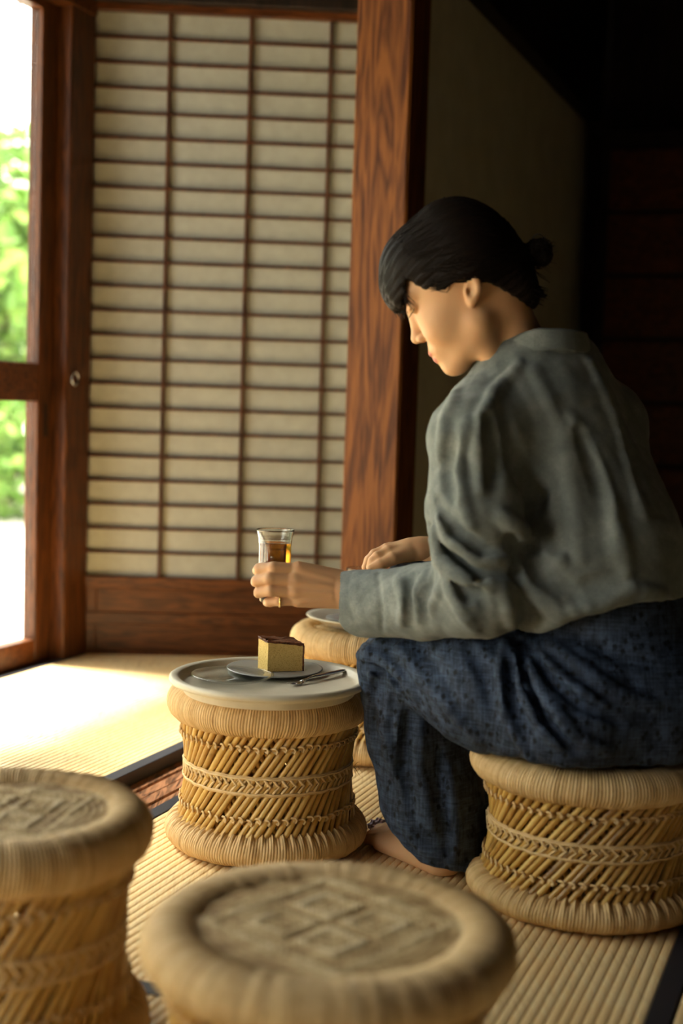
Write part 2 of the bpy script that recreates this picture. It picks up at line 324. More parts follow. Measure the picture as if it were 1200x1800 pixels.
# ---------------------------------------------------------------- garden
def f_gravel(nt, b): nt.links.new(ramp(nt, noise(nt, coords(nt), 3, 8), [(.35, (.5, .46, .38)), (.65, (.68, .64, .55))]), b.inputs['Base Color'])
gm = mat('pale_gravel', (.6, .56, .48), .9, .2, f=f_gravel)
g = MB(); g.box(R3(6, -22, -.5), UD * 26, WD * 19.8, (0, 0, .05)); struct(g.build('ground', gm), 'pale sunlit gravel yard outside the glass', 'ground')
def f_leaf(nt, b):
    a = N(nt, 'ShaderNodeAttribute', attribute_name='tint'); nt.links.new(ramp(nt, a.outputs['Fac'], [(0, (.06, .14, .02)), (.5, (.14, .27, .045)), (1, (.30, .44, .10))]), b.inputs['Base Color'])
M['leaf'] = mat('leaf', (.2, .4, .06), .5, .4, f=f_leaf)
M['bark'] = wood('bark', (.05, .035, .02), (.16, .11, .07), .9)
def bush(name, c, blobs, n, label, cat, trunk=None, leaf=.07):
    r = empty(name, c); mb = MB(); L = []
    V = []; T = []
    wts = np.array([b[3] ** 2 for b in blobs]); ch = rng.choice(len(blobs), n, p=wts / wts.sum())
    d = rng.normal(size=(n, 3)); d /= np.linalg.norm(d, axis=1)[:, None]; rad = rng.uniform(.55, 1.05, n) ** .5
    B = np.array(blobs)[ch]; P = B[:, :3] + d * (B[:, 3] * rad)[:, None] * np.array([1, 1, .8])
    a = rng.normal(size=(n, 3)); a /= np.linalg.norm(a, axis=1)[:, None]; b2 = np.cross(a, rng.normal(size=(n, 3))); b2 /= np.linalg.norm(b2, axis=1)[:, None]
    s = leaf * rng.uniform(.6, 1.3, n)[:, None]
    V = np.stack([P - a * s, P + b2 * s * .45, P + a * s, P - b2 * s * .45], 1).reshape(-1, 3); T = np.repeat(np.clip(rng.normal(.5, .25, n), 0, 1), 4)
    new_obj('foliage', V, np.arange(4 * n).reshape(-1, 4), M['leaf'], r, tint=T)
    if trunk:
        tb = MB(); tb.tube([(0, 0, 0), (.05, .02, trunk * .4), (-.03, .05, trunk * .75), (.02, 0, trunk)], [.12, .1, .07, .04], 8); tb.build('trunk', M['bark'], r)
    return tag(r, label, cat, 'trees and shrubs in the garden')
def added_hedge(n=15000):  # leaf row added to block low sky and darken the paper screen's top
    u = rng.uniform(-9, 19, n); dd = rng.uniform(0, 1.6, n); z = rng.uniform(-.4, 1, n) ** 1 * 4.6; top = 4.3 + .5 * np.sin(u * 1.7) + .3 * np.sin(u * 4.1); z = np.clip(z, -.4, None) * top / 4.6
    P = u[:, None] * UD + (-12.2 - dd)[:, None] * WD + z[:, None] * ZV; a = rng.normal(size=(n, 3)); a /= np.linalg.norm(a, axis=1)[:, None]; b2 = np.cross(a, rng.normal(size=(n, 3))); b2 /= np.linalg.norm(b2, axis=1)[:, None]
    s = .24 * rng.uniform(.6, 1.3, n)[:, None]; V = np.stack([P - a * s, P + b2 * s * .5, P + a * s, P - b2 * s * .5], 1).reshape(-1, 3)
    return tag(new_obj('added_hedge', V, np.arange(4 * n).reshape(-1, 4), M['leaf'], tint=np.repeat(np.clip(rng.normal(.45, .25, n), 0, 1), 4)), 'tall green leaf screen added to block the low sky', 'added_hedge', None, 'stuff')
added_hedge()
def gp(px, Y): p = FL(px, 900, -.45); q = H(px, 900, Y); return np.array([q[0], Y, -.45])
bush('garden_shrub', gp(20, 13.5), [(0, 0, .6, .8), (.9, .3, .5, .7), (-.9, .4, .7, .9), (-1.8, 0, .5, .7), (1.7, .2, .6, .7)], 5000, 'green garden shrub seen low through the glass door', 'shrub', leaf=.09)
bush('garden_tree', gp(10, 15.5), [(0, 0, 2.2, 1.1), (.7, .3, 3.0, .9), (-1., .4, 2.7, 1.1), (-.2, 0, 3.6, .8), (1.3, 0, 2.0, .9), (-1.6, .5, 1.8, .9)], 7000, 'light green tree in the garden behind the shrub', 'tree', 2.6, .11)
bush('garden_tree', gp(-260, 14), [(0, 0, 2.2, 1.3), (1.1, .3, 2.7, 1.0), (-1.3, .4, 2.9, 1.1), (-.2, 0, 3.7, .9)], 3000, 'garden tree further left, hidden by the window frame', 'tree', 2.6, .13)
# ---------------------------------------------------------------- woven stools
def ring_mesh(R, a, b, zc, wraps, seed, jag=0, nj=64):
    g_ = np.random.default_rng(seed); nt_ = wraps * 8; nf = 20
    th = np.linspace(0, 2 * math.pi, nt_, endpoint=False); ph = np.linspace(0, 2 * math.pi, nf, endpoint=False)
    TH, PH = np.meshgrid(th, ph, indexing='ij')
    wob = np.cumsum(g_.normal(0, .25, wraps)); wob -= np.linspace(0, wob[-1], wraps)
    phase = (TH * wraps / (2 * math.pi) + .5 + 0 * PH) % 1 * 2 - 1
    amp = np.repeat(g_.uniform(.85, 1.12, wraps), 8)[:, None]
    rd = .0021 * amp * np.sqrt(np.maximum(0, 1 - (phase * .97) ** 2)) - .0014; sl_ = np.cumsum(g_.normal(0, .5, nt_)) ; sl_ = np.convolve(sl_ - np.linspace(0, sl_[-1], nt_), np.ones(80) / 80, 'same') * .0003; TH = TH + (.009 * np.sin(PH) + .006 * np.sin(PH * 2 + TH * 3) * 1) + sl_[:, None]
    lump = .0005 * np.sin(TH * 7 + g_.uniform(0, 6)) + .0004 * np.sin(TH * 17 + g_.uniform(0, 6)) + .0004 * np.sin(TH * 41 + PH)
    rr = rd + lump
    up = 0
    if jag: up = jag * np.clip(np.sin(PH), 0, 1) ** 2 * np.clip(np.cos(PH) + .35, 0, 1) * (.5 + .5 * np.cos(TH * nj + np.sin(TH * 5) * 1.5)) ** 2
    X = R + (a + rr) * np.cos(PH) + 0; Z = zc + (b + rr) * np.sin(PH) + up
    V = np.stack([X * np.cos(TH), X * np.sin(TH), Z], -1).reshape(-1, 3)
    tn = np.clip(np.repeat(g_.normal(.5, .10, wraps), 8)[:, None] + np.zeros_like(PH), 0, 1)
    i, j = np.meshgrid(np.arange(nt_), np.arange(nf), indexing='ij'); i2 = (i + 1) % nt_; j2 = (j + 1) % nf
    Fs = np.stack([i * nf + j, i2 * nf + j, i2 * nf + j2, i * nf + j2], -1).reshape(-1, 4)
    return V, Fs, tn.ravel()
SR = .1725
def seat_mesh(R=.137, n=170):
    x = np.linspace(-R, R, n); X, Y = np.meshgrid(x, x, indexing='ij'); r = np.hypot(X, Y)
    s = np.minimum(1, R / np.maximum(r, 1e-6) ) ; sq = np.maximum(np.abs(X), np.abs(Y)) / np.maximum(r, 1e-9)   # square to disc
    X, Y = X * sq, Y * sq; r = np.hypot(X, Y)
    def ridge(d, w): return np.exp(-(d / w) ** 2)
    dm = np.abs(X) + np.abs(Y); th = np.arctan2(Y, X)
    kn = .6 + .4 * np.cos((X - Y) * 2 * math.pi / .0085) * np.cos((X + Y) * 2 * math.pi / .0085)
    h = 2.6 * ridge(dm - .112, .0075) + 1.6 * ridge(dm - .092, .0045) + 1.2 * ridge(dm - .128, .004)
    for cx, cy_ in ((.043, 0), (-.043, 0), (0, .043), (0, -.043)):
        d = np.abs(X - cx) + np.abs(Y - cy_); h = np.maximum(h, 3.0 * ridge(d - .029, .0075)); h += .9 * ridge(d, .006)
    for cx, cy_ in ((.043, 0), (-.043, 0), (0, .043), (0, -.043)): h = np.maximum(h, 2.0 * ridge(np.abs(X - cx) + np.abs(Y - cy_) - .011, .004))
    ins = 1 / (1 + np.exp((dm - .118) / .002))
    h = h * kn + (1 - ins) * 1.1 * np.abs(np.cos(r * math.pi / .0088)) * (.7 + .3 * np.cos(th * 170)) + ins * .9 * np.abs(np.cos(Y * math.pi / .0075)) * (.6 + .4 * np.cos(X * 2 * math.pi / .006))
    h += .5 * np.sin(X * 90 + 2 * np.sin(Y * 60)) * np.sin(Y * 75)
    h += 1.0 * ridge(r - .121, .003) + .5 * np.cos(th * 120) * ridge(r - .121, .004) - .9 * ridge(r - .1285, .0025)
    V = np.stack([X, Y, h * .0015], -1).reshape(-1, 3); i, j = np.meshgrid(np.arange(n - 1), np.arange(n - 1), indexing='ij')
    t = np.clip(.16 + .22 * h + rng.normal(0, .10, h.shape), 0, 1)  # ridges painted paler and hollows darker, shade put into the weave colour
    return V, np.stack([i * n + j, (i + 1) * n + j, (i + 1) * n + j + 1, i * n + j + 1], -1).reshape(-1, 4), t.ravel()
def rods(sgn, rtop, n, rr, seed, tw=48):
    g_ = np.random.default_rng(seed); b = MB(); z0, z1 = .04, .230
    for k in range(n):
        a0 = 2 * math.pi * k / n + g_.normal(0, .012); a1 = a0 + sgn * math.radians(tw)
        p, q = np.array([rtop * math.cos(a0), rtop * math.sin(a0), z0]), np.array([rtop * math.cos(a1), rtop * math.sin(a1), z1])
        m = (p + q) / 2 + g_.normal(0, .0006, 3); b.tube([p, (p + m) / 2, m, (m + q) / 2, q], rr * g_.uniform(.85, 1.12), 7, t=float(np.clip(g_.normal(.5, .17), 0, 1)), cap=False)
    return b
def hyp(z, r=.151, tw=48):             # radius of the hourglass at a height
    c = math.cos(math.radians(tw / 2)); t = abs(z - .1325) / .0925; return r * math.sqrt(c * c + (1 - c * c) * t * t)
def make_stool():
    r = empty('woven_stool')
    V, Fs, t = ring_mesh(.1425, .030, .0315, .2455, 225, 3); new_obj('top_ring', V, Fs, M['cord'], r, True, t)
    V, Fs, t = ring_mesh(.1405, .032, .0265, .0275, 225, 5, jag=.008); new_obj('base_ring', V, Fs, M['cord'], r, True, t - .06)
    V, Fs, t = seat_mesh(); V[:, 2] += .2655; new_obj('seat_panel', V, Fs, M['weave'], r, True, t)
    b = MB(); th = np.linspace(0, 2 * math.pi, 240, endpoint=False)
    for k in range(2):
        ph = th * 30 + k * math.pi; b.tube(np.stack([(.1345 + .0025 * np.cos(ph)) * np.cos(th), (.1345 + .0025 * np.cos(ph)) * np.sin(th), .2705 + .002 * np.sin(ph)], -1), .0032, 6, t=.6, closed=True)
    b.build('rim_rope', M['weave'], r, True)
    n = 64; rods(1, .151, n, .0050, 11).build('outer_canes', M['cane'], r, True); rods(-1, .1415, n, .0042, 12).build('inner_canes', M['cane'], r, True)
    b = MB()
    for zc in (.078, .195):
        R = hyp(zc) + .004; f = (zc - .04) / .185
        for k in range(n):
            a = 2 * math.pi * k / n + math.atan2(*(lambda p: (p[1], p[0]))((1 - f) * np.array([1., 0]) + f * np.array([math.cos(math.radians(48)), math.sin(math.radians(48))]))); dz = rng.normal(0, .0012)
            e = np.array([math.cos(a), math.sin(a), 0]); tn_ = np.array([-math.sin(a), math.cos(a), 0]); c = e * R + ZV * (zc + dz); tt = float(rng.uniform(.4, .8))
            lp = [c - tn_ * .0075 + e * -.004 + ZV * .002, c - tn_ * .004 + ZV * .004 + e * .0005, c + tn_ * .0 + ZV * .0045 + e * .0025, c + tn_ * .0035 + ZV * .0 + e * .003, c + tn_ * .001 - ZV * .0045 + e * .0015, c - tn_ * .003 - ZV * .003 + e * .0005, c + tn_ * .006 - ZV * .001 - e * .003]
            b.tube(lp, .0019, 5, t=tt)
    for zc in (.121, .146):
        z = zc + .0006 * np.sin(th * 23); R = np.array([hyp(v) for v in z]) + .0055 + .0005 * np.sin(th * 31)
        b.tube(np.stack([R * np.cos(th), R * np.sin(th), z], -1), .0019, 6, t=.75, closed=True)
        b.tube(np.stack([(R - .001) * np.cos(th), (R - .001) * np.sin(th), z + (.0028 if zc > .13 else -.0028)], -1), .0015, 5, t=.6, closed=True)
    for k in range(n):
        a = 2 * math.pi * (k + .3) / n; s_ = 2 * math.pi / n
        P_ = [(a - s_ * .2, .122), (a + s_ * .15, .128), (a + s_ * .55, .1335), (a + s_ * .15, .139), (a - s_ * .2, .145)]
        b.tube([((hyp(z) + .0045) * math.cos(x), (hyp(z) + .0045) * math.sin(x), z) for x, z in P_], .0024, 5, t=float(rng.uniform(.45, .8)))
        P_ = [(a + s_ * .1, .1335), (a + s_ * .4, .138), (a + s_ * .8, .1445)]
        b.tube([((hyp(z) + .003) * math.cos(x), (hyp(z) + .003) * math.sin(x), z) for x, z in P_], .0022, 5, t=float(rng.uniform(.3, .6)))
    b.build('cord_bands', M['cord'], r, True)
    return r
def copy_tree(o, parent=None):
    c = o.copy(); COL.objects.link(c); c.parent = parent
    for ch in o.children: copy_tree(ch, c)
    return c
STOOLS = [((-.112, 2.292, 0), (1, 1, 1), .3, 'woven cane stool carrying the round tray with the cake'),
          ((.396, 2.072, 0), (1.07, 1.07, .86), 1.9, 'woven cane stool the woman is sitting on'),
          ((.07, 2.94, 0), (1, 1, 1), 3.1, 'woven cane stool behind, half hidden by the sleeve, holding a pale plate'),
          ((.001, 1.325, 0), (1.085, 1.085, .87), 0.05, 'blurred woven cane stool nearest the camera, diamond pattern on its seat'),
          ((-.378, 1.533, 0), (1, 1, 1.02), .6, 'blurred woven cane stool cut off by the left edge')]
proto = make_stool()
for i, (p, s, rz, lb) in enumerate(STOOLS):
    o = proto if i == 0 else copy_tree(proto)
    if i == 0: protos = o
    o.location = p; o.scale = s; o.rotation_euler = (0, 0, rz); tag(o, lb, 'stool', 'woven cane stools')
TOP = .277
wb_ = MB(); base_ = H(629, 1352, 2.30)
for q in ([(0, 0, 0), (.006, .0, .004), (.013, .0, -.006)], [(0, 0, .003), (.005, .004, -.006), (.011, .004, -.014)], [(0, 0, -.002), (.003, 0, -.009), (.002, 0, -.016)], [(0, 0, .006), (.004, -.002, .012), (.009, -.002, .013)]):
    wb_.tube([base_ + np.array(v) + np.array([-.006, 0, 0]) - np.array(protos.location) for v in q], [.0005, .0004, .0002], 4)
lf = wb_.build('loose_fibres', M['cord'], protos); lf.matrix_parent_inverse = Matrix.Rotation(-protos.rotation_euler.z, 4, 'Z')
# ---------------------------------------------------------------- tableware on the middle stool
def lathe_obj(name, prof, m, parent=None, n=96): b = MB(); b.lathe(prof, n); return b.build(name, m, parent, True)
ZT0 = TOP + .0005
tc = FL(474, 1187, ZT0 + .0275)
tray = lathe_obj('round_tray', [(0, 0), (.137, 0), (.1395, .002), (.1405, .010), (.143, .0125), (.156, .0155), (.162, .0185), (.1635, .022), (.1628, .0262), (.1595, .0285), (.151, .0280), (.1475, .0262), (.1440, .0195), (.137, .0166), (.08, .0163), (0, .0163)], M['ceramic'])
tray.location = (tc[0], tc[1], ZT0); tag(tray, 'large round beige ceramic tray on the middle stool, holding the cake', 'tray')
ZI = ZT0 + .0166
dc = FL(483, 1174, ZI + .008)
dish = lathe_obj('cake_dish', [(0, 0), (.045, 0), (.05, .0015), (.079, .0065), (.0815, .008), (.0812, .0092), (.078, .009), (.05, .0042), (0, .0036)], M['grey_dish'])
dish.location = (dc[0], dc[1], ZI); tag(dish, 'thin grey dish under the slice of cake', 'dish')
gc = FL(411, 1189, ZI + .006)
sau = lathe_obj('glass_saucer', [(0, .0012), (.03, .0012), (.034, 0), (.037, 0), (.039, .0015), (.06, .006), (.066, .0095), (.0675, .0102), (.0672, .0115), (.065, .0112), (.058, .0085), (.04, .004), (.036, .0042), (.033, .003), (0, .003)], None)
sau.location = (gc[0] - .002, gc[1] - .004, ZI); tag(sau, 'clear glass saucer on the tray, left of the cake', 'saucer')
def pglass(name, col, rough=.0, ior=1.45):
    m = mat(name, col, rough, .5); b = m.node_tree.nodes['Principled BSDF']; b.inputs['Transmission Weight'].default_value = 1; b.inputs['IOR'].default_value = ior; return m
M['rglass'] = pglass('clear_glass', (.97, .98, .97)); M['tea'] = pglass('amber_tea', (.95, .36, .03), 0, 1.33); M['tea'].node_tree.nodes['Principled BSDF'].inputs['Transmission Weight'].default_value = .72
M['saucer'] = glassmat('saucer_glass', (.93, .95, .95), 5.5); sau.data.materials.append(M['saucer'])
# cake
def f_crumb(nt, b):
    v = coords(nt); n = noise(nt, v, 600, 4, .6); vo = N(nt, 'ShaderNodeTexVoronoi'); vo.inputs['Scale'].default_value = 420; nt.links.new(v, vo.inputs['Vector'])
    ml = N(nt, 'ShaderNodeMath', operation='MINIMUM'); nt.links.new(n, ml.inputs[0]); nt.links.new(vo.outputs['Distance'], ml.inputs[1])
    nt.links.new(ramp(nt, ml.outputs[0], [(.1, (.36, .2, .05)), (.25, (.58, .38, .11)), (.5, (.68, .47, .16))]), b.inputs['Base Color']); bump(nt, b, ml.outputs[0], .0006, .6)
M['crumb'] = mat('cake_crumb', (.7, .5, .2), .8, .2, f=f_crumb)
def f_crust(nt, b):
    n = noise(nt, coords(nt), 220, 5); nt.links.new(ramp(nt, n, [(.35, (.07, .018, .006)), (.6, (.22, .07, .02)), (.75, (.36, .15, .05))]), b.inputs['Base Color']); bump(nt, b, n, .0012, 1)
M['crust'] = mat('cake_crust', (.2, .06, .02), .5, .5, f=f_crust)
cz = ZI + .0046
A0, A1, A2 = FL(470, 1181, cz), FL(531, 1179, cz), FL(453, 1174, cz); A3 = A1 + (A2 - A0) * 1.5 + np.array([.006, 0, 0])
cake = empty('cake_slice', (A0 + A1 + A2 + A3) / 4); cc = np.array(cake.location)
def prism(name, pts, zb, zt, m, n=14, amp=.0006, seed=1):
    g_ = np.random.default_rng(seed); k = len(pts); b = MB(); per = []
    for i in range(k):
        for s in range(n): per.append(pts[i] * (1 - s / n) + pts[(i + 1) % k] * s / n)
    per = np.array(per); m_ = len(per); V = []
    for r_ in range(n + 1):
        f = r_ / n; L = per.copy(); zl = np.array([zb(p) * (1 - f) + zt(p) * f for p in per]); L[:, 2] = zl; L += g_.normal(0, amp, L.shape); V.append(L)
    c0 = V[0].mean(0); c1 = V[-1].mean(0); VV = np.vstack(V + [c0[None], c1[None]]) - cc
    Fs = [(r_ * m_ + j, r_ * m_ + (j + 1) % m_, (r_ + 1) * m_ + (j + 1) % m_, (r_ + 1) * m_ + j) for r_ in range(n) for j in range(m_)]
    Fs += [(m_ * (n + 1), (j + 1) % m_, j) for j in range(m_)] + [(m_ * (n + 1) + 1, n * m_ + j, n * m_ + (j + 1) % m_) for j in range(m_)]
    return new_obj(name, VV, Fs, m, cake, False)
ztop = lambda p: cz + .0500 - .11 * (p[0] - A0[0])
quad = [A0, A1, A3, A2]
prism('crumb', quad, lambda p: cz, ztop, M['crumb'], 14, .00012)
out = [A0 + (A0 - A3) * .015, A1 + (A1 - A2) * .02, A3 + (A3 - A0) * .03, A2 + (A2 - A1) * .015]
prism('top_crust', out, lambda p: ztop(p) - .0005, lambda p: ztop(p) + .0028, M['crust'], 10, .0008, 2)
e = (A1 - A0) / np.linalg.norm(A1 - A0)
prism('side_crust', [A1 + e * .0002, A1 + e * .0028, A3 + e * .0035, A3 + e * .0002], lambda p: cz, ztop, M['crust'], 10, .0006, 3)
tag(cake, 'slice of yellow sponge cake with a brown crust on the grey dish', 'cake')
# fork
fk = empty('dessert_fork', FL(560, 1192, ZI)); fo = -np.array(fk.location); fa, fb = FL(522, 1201, ZI + .003), FL(611, 1181, ZI + .003)
fd = (fb - fa) / np.linalg.norm(fb - fa); fs = np.cross(ZV, fd); L_ = np.linalg.norm(fb - fa)
def strip(name, st, m, parent):            # stations: distance, half width, height, half thickness
    b = MB(); V = []
    for x, w_, z_, t_ in st:
        c = fa + fd * x + ZV * z_ + fo
        for a in np.linspace(0, 2 * math.pi, 12, endpoint=False): V.append(c + fs * w_ * 1.25 * math.cos(a) + ZV * t_ * 1.25 * math.sin(a))
    k = len(st); b.add(np.array(V), [(i * 12 + j, i * 12 + (j + 1) % 12, (i + 1) * 12 + (j + 1) % 12, (i + 1) * 12 + j) for i in range(k - 1) for j in range(12)] + [tuple(range(12))[::-1], tuple((k - 1) * 12 + j for j in range(12))])
    return b.build(name, m, parent, True)
strip('handle', [(.012, .004, .0012, .0007), (.02, .0025, .003, .001), (.035, .0022, .0045, .0014), (.045, .0032, .0045, .002), (.047, .0036, .0045, .0024), (.05, .0032, .0045, .0022), (L_ * .8, .0048, .0042, .0022), (L_ - .003, .0052, .0038, .002), (L_, .002, .0036, .001)], M['steel'], fk)
strip('head', [(-.004, .0052, .0002, .0006), (.003, .0062, -.0008, .0006), (.009, .0055, .0, .0007), (.0125, .0038, .0012, .0008)], M['steel'], fk)
for s_ in (-1, 0, 1):
    b = MB(); b.tube([fa + fo + fs * s_ * .0042 + fd * x + ZV * z_ for x, z_ in ((-.003, .0003), (-.01, .0), (-.017, .0012), (-.02, .0024))], [.0009, .0009, .0008, .0004], 6); b.build('tine', M['steel'], fk, True)
tag(fk, 'small steel dessert fork lying on the right of the tray', 'fork')
# glass of tea held in the left hand
GY = 2.196; gt = H(484, 937, GY); GH = .112
gl = empty('tea_glass', (gt[0], gt[1], gt[2] - GH))
lathe_obj('tumbler', [(0, .001), (.02, .0), (.023, .002), (.0245, .02), (.0258, .05), (.0262, .075), (.0262, .09), (.0275, .105), (.0302, .1155), (.0307, .1175), (.0298, .118), (.0292, .1165), (.0268, .105), (.0253, .09), (.0253, .075), (.0249, .05), (.0236, .02), (.022, .006), (.018, .004), (0, .004)], M['glass'] if False else M['rglass'], gl, 64)
lathe_obj('tea', [(0, .0042), (.0181, .0042), (.0222, .0062), (.02375, .02), (.02505, .05), (.02545, .075), (.02545, .09), (.0261, .0955), (.0262, .0962), (.0255, .0958), (0, .0957)], M['tea'], gl, 64)
tag(gl, 'clear tumbler of amber tea held in her left hand', 'glass')
# plate and glass on the far stool
pc = FL(641, 1083, TOP + .02)
pl = lathe_obj('plate', [(0, 0), (.082, 0), (.087, .003), (.115, .0165), (.1245, .019), (.1265, .0205), (.1255, .0222), (.114, .021), (.09, .0105), (.084, .0085), (0, .008)], M['ceramic'])
pl.location = (pc[0], pc[1], TOP + .0005); tag(pl, 'pale beige plate on the stool behind, partly hidden by the sleeve', 'plate')
p2 = FL(606, 1082, TOP + .02); d2 = lathe_obj('cake_dish', [(0, 0), (.03, 0), (.034, .0012), (.052, .006), (.0535, .0072), (.0525, .0082), (.034, .0035), (0, .003)], M['grey_dish'])
d2.location = (p2[0] + .012, p2[1], TOP + .0092); tag(d2, 'small grey dish on the far pale plate', 'dish')
g2t = H(633, 998, 2.95); g2 = empty('tea_glass', (g2t[0], g2t[1] - .01, TOP + .0092)); k = (g2t[2] - TOP - .0092) / .118
t2 = lathe_obj('tumbler', [(0, .001), (.02, .0), (.023, .002), (.0245, .02), (.0258, .05), (.0262, .075), (.0262, .09), (.0275, .105), (.0302, .1155), (.0307, .1175), (.0298, .118), (.0292, .1165), (.0268, .105), (.0253, .09), (.0253, .075), (.0249, .05), (.0236, .02), (.022, .006), (.018, .004), (0, .004)], M['rglass'], g2, 64)
g2.scale = (1, 1, k); tag(g2, 'clear glass on the far plate, only its rim showing above the cuff', 'glass')
# ---------------------------------------------------------------- implicit surfaces for the figure
f32 = np.float32
def smin(a, b, k): h = np.maximum(k - np.abs(a - b), 0) / np.maximum(k, 1e-6); return np.minimum(a, b) - h * h * k * .25
def smax(a, b, k): return -smin(-a, -b, k)
def cone(P, a, b, ra, rb):             # capsule whose radius changes along it
    a = np.asarray(a, f32); b = np.asarray(b, f32); ab = b - a; t = np.clip(((P - a) @ ab) / max(ab @ ab, 1e-12), 0, 1)
    return np.linalg.norm(P - a - t[..., None] * ab, axis=-1) - (ra + (rb - ra) * t)
def chain(P, pts, rs, k=.006):
    d = cone(P, pts[0], pts[1], rs[0], rs[1])
    for i in range(1, len(pts) - 1): d = smin(d, cone(P, pts[i], pts[i + 1], rs[i], rs[i + 1]), k)
    return d
def ell(P, c, r, ax=None):
    Q = P - np.asarray(c, f32)
    if ax is not None: Q = Q @ np.asarray(ax, f32).T
    r = np.asarray(r, f32); k0 = np.linalg.norm(Q / r, axis=-1); k1 = np.linalg.norm(Q / (r * r), axis=-1) + 1e-9
    return k0 * (k0 - 1) / k1
def nets(f, lo, hi, h):                # naive surface nets
    lo = np.asarray(lo, float); n = np.ceil((np.asarray(hi) - lo) / h).astype(int) + 1
    xs = [lo[i] + h * np.arange(n[i]) for i in range(3)]; D = np.empty(tuple(n), f32)
    for i in range(0, n[0], 24):
        G = np.stack(np.meshgrid(xs[0][i:i + 24], xs[1], xs[2], indexing='ij'), -1).astype(f32); D[i:i + 24] = f(G.reshape(-1, 3)).reshape(G.shape[:3])
    S = D < 0; c = np.zeros(tuple(n - 1), int); sl = [slice(0, -1), slice(1, None)]
    for a in (0, 1):
        for b in (0, 1):
            for d in (0, 1): c += S[sl[a], sl[b], sl[d]]
    act = (c > 0) & (c < 8); idx = -np.ones(act.shape, int); I = np.argwhere(act); idx[act] = np.arange(len(I))
    acc = np.zeros((len(I), 3)); cnt = np.zeros(len(I))
    cs = [(a, b, d) for a in (0, 1) for b in (0, 1) for d in (0, 1)]
    for p in cs:
        for ax in range(3):
            if p[ax]: continue
            q = list(p); q[ax] = 1; v0 = D[tuple((I + p).T)]; v1 = D[tuple((I + q).T)]; m = (v0 < 0) != (v1 < 0)
            t = v0[m] / (v0[m] - v1[m]); o = np.tile(np.array(p, float), (m.sum(), 1)); o[:, ax] = t; acc[m] += o; cnt[m] += 1
    V = lo + h * (I + acc / cnt[:, None]); Fs = []
    for ax in range(3):
        o1, o2 = (ax + 1) % 3, (ax + 2) % 3; a = [slice(None)] * 3; b = [slice(None)] * 3; a[ax] = slice(0, -1); b[ax] = slice(1, None)
        cr = S[tuple(a)] != S[tuple(b)]; E_ = np.argwhere(cr); E_ = E_[(E_[:, o1] > 0) & (E_[:, o2] > 0) & (E_[:, o1] < n[o1] - 1) & (E_[:, o2] < n[o2] - 1)]
        u1 = np.zeros(3, int); u1[o1] = 1; u2 = np.zeros(3, int); u2[o2] = 1
        q = np.stack([idx[tuple((E_ - u1 - u2).T)], idx[tuple((E_ - u2).T)], idx[tuple(E_.T)], idx[tuple((E_ - u1).T)]], -1)
        fl = S[tuple(E_.T)]; q[~fl] = q[~fl][:, ::-1]; Fs.append(q)
    return V, np.vstack(Fs)
def trace(f, px, py):                  # where the view ray through a pixel first meets a surface
    d = ray(px, py); d = d / np.linalg.norm(d); t = 1.6
    for _ in range(120):
        v = float(f((CAMP + d * t)[None].astype(f32))[0])
        if v < .0004: break
        t += max(v * .8, .0004)
        if t > 3: return None
    return CAMP + d * t, d
def cloth(base, ridges, grooves, kr=.007, kg=.007):
    R_, G_ = [], []
    for L, out in ((ridges, R_), (grooves, G_)):
        for pts, r, h in L:
            q = []
            for i in range(len(pts) - 1):
                for s in np.linspace(0, 1, 4, endpoint=i == len(pts) - 2): q.append(np.array(pts[i]) * (1 - s) + np.array(pts[i + 1]) * s)
            W_ = []
            for (x, y) in q:
                t = trace(base, x, y)
                if t is not None: W_.append(t[0])
            if len(W_) < 2: continue
            W_ = np.array(W_); e = .004; Nn = np.stack([base((W_ + np.eye(3)[i] * e).astype(f32)) - base((W_ - np.eye(3)[i] * e).astype(f32)) for i in range(3)], -1); Nn /= np.linalg.norm(Nn, axis=1)[:, None]
            m = len(W_); ta = np.sin(np.linspace(.12, 1 - .12, m) * math.pi) ** .6
            if out is R_: C = W_ + Nn * (h * 1.55 - r) * ta[:, None] - Nn * (r * (1 - ta))[:, None] * .5
            else: C = W_ + Nn * (r - 1.5 * h * ta)[:, None]
            out.append((C, r * (.6 + .4 * ta)))
    def f(P):
        d = base(P)
        for L, sgn in ((R_, 1), (G_, -1)):
            for C, rr in L:
                lo = C.min(0) - .05; hi = C.max(0) + .05; m = np.all((P > lo) & (P < hi), axis=-1)
                if not m.any(): continue
                Q = P[m]; c = chain(Q, C, rr, .004)
                d[m] = smin(d[m], c, kr) if sgn > 0 else smax(d[m], -c, kg)
        return d
    return f
sn = lambda P, fx, fy, fz, ph=0.: np.sin(P[..., 0] * fx + P[..., 1] * fy + P[..., 2] * fz + ph)
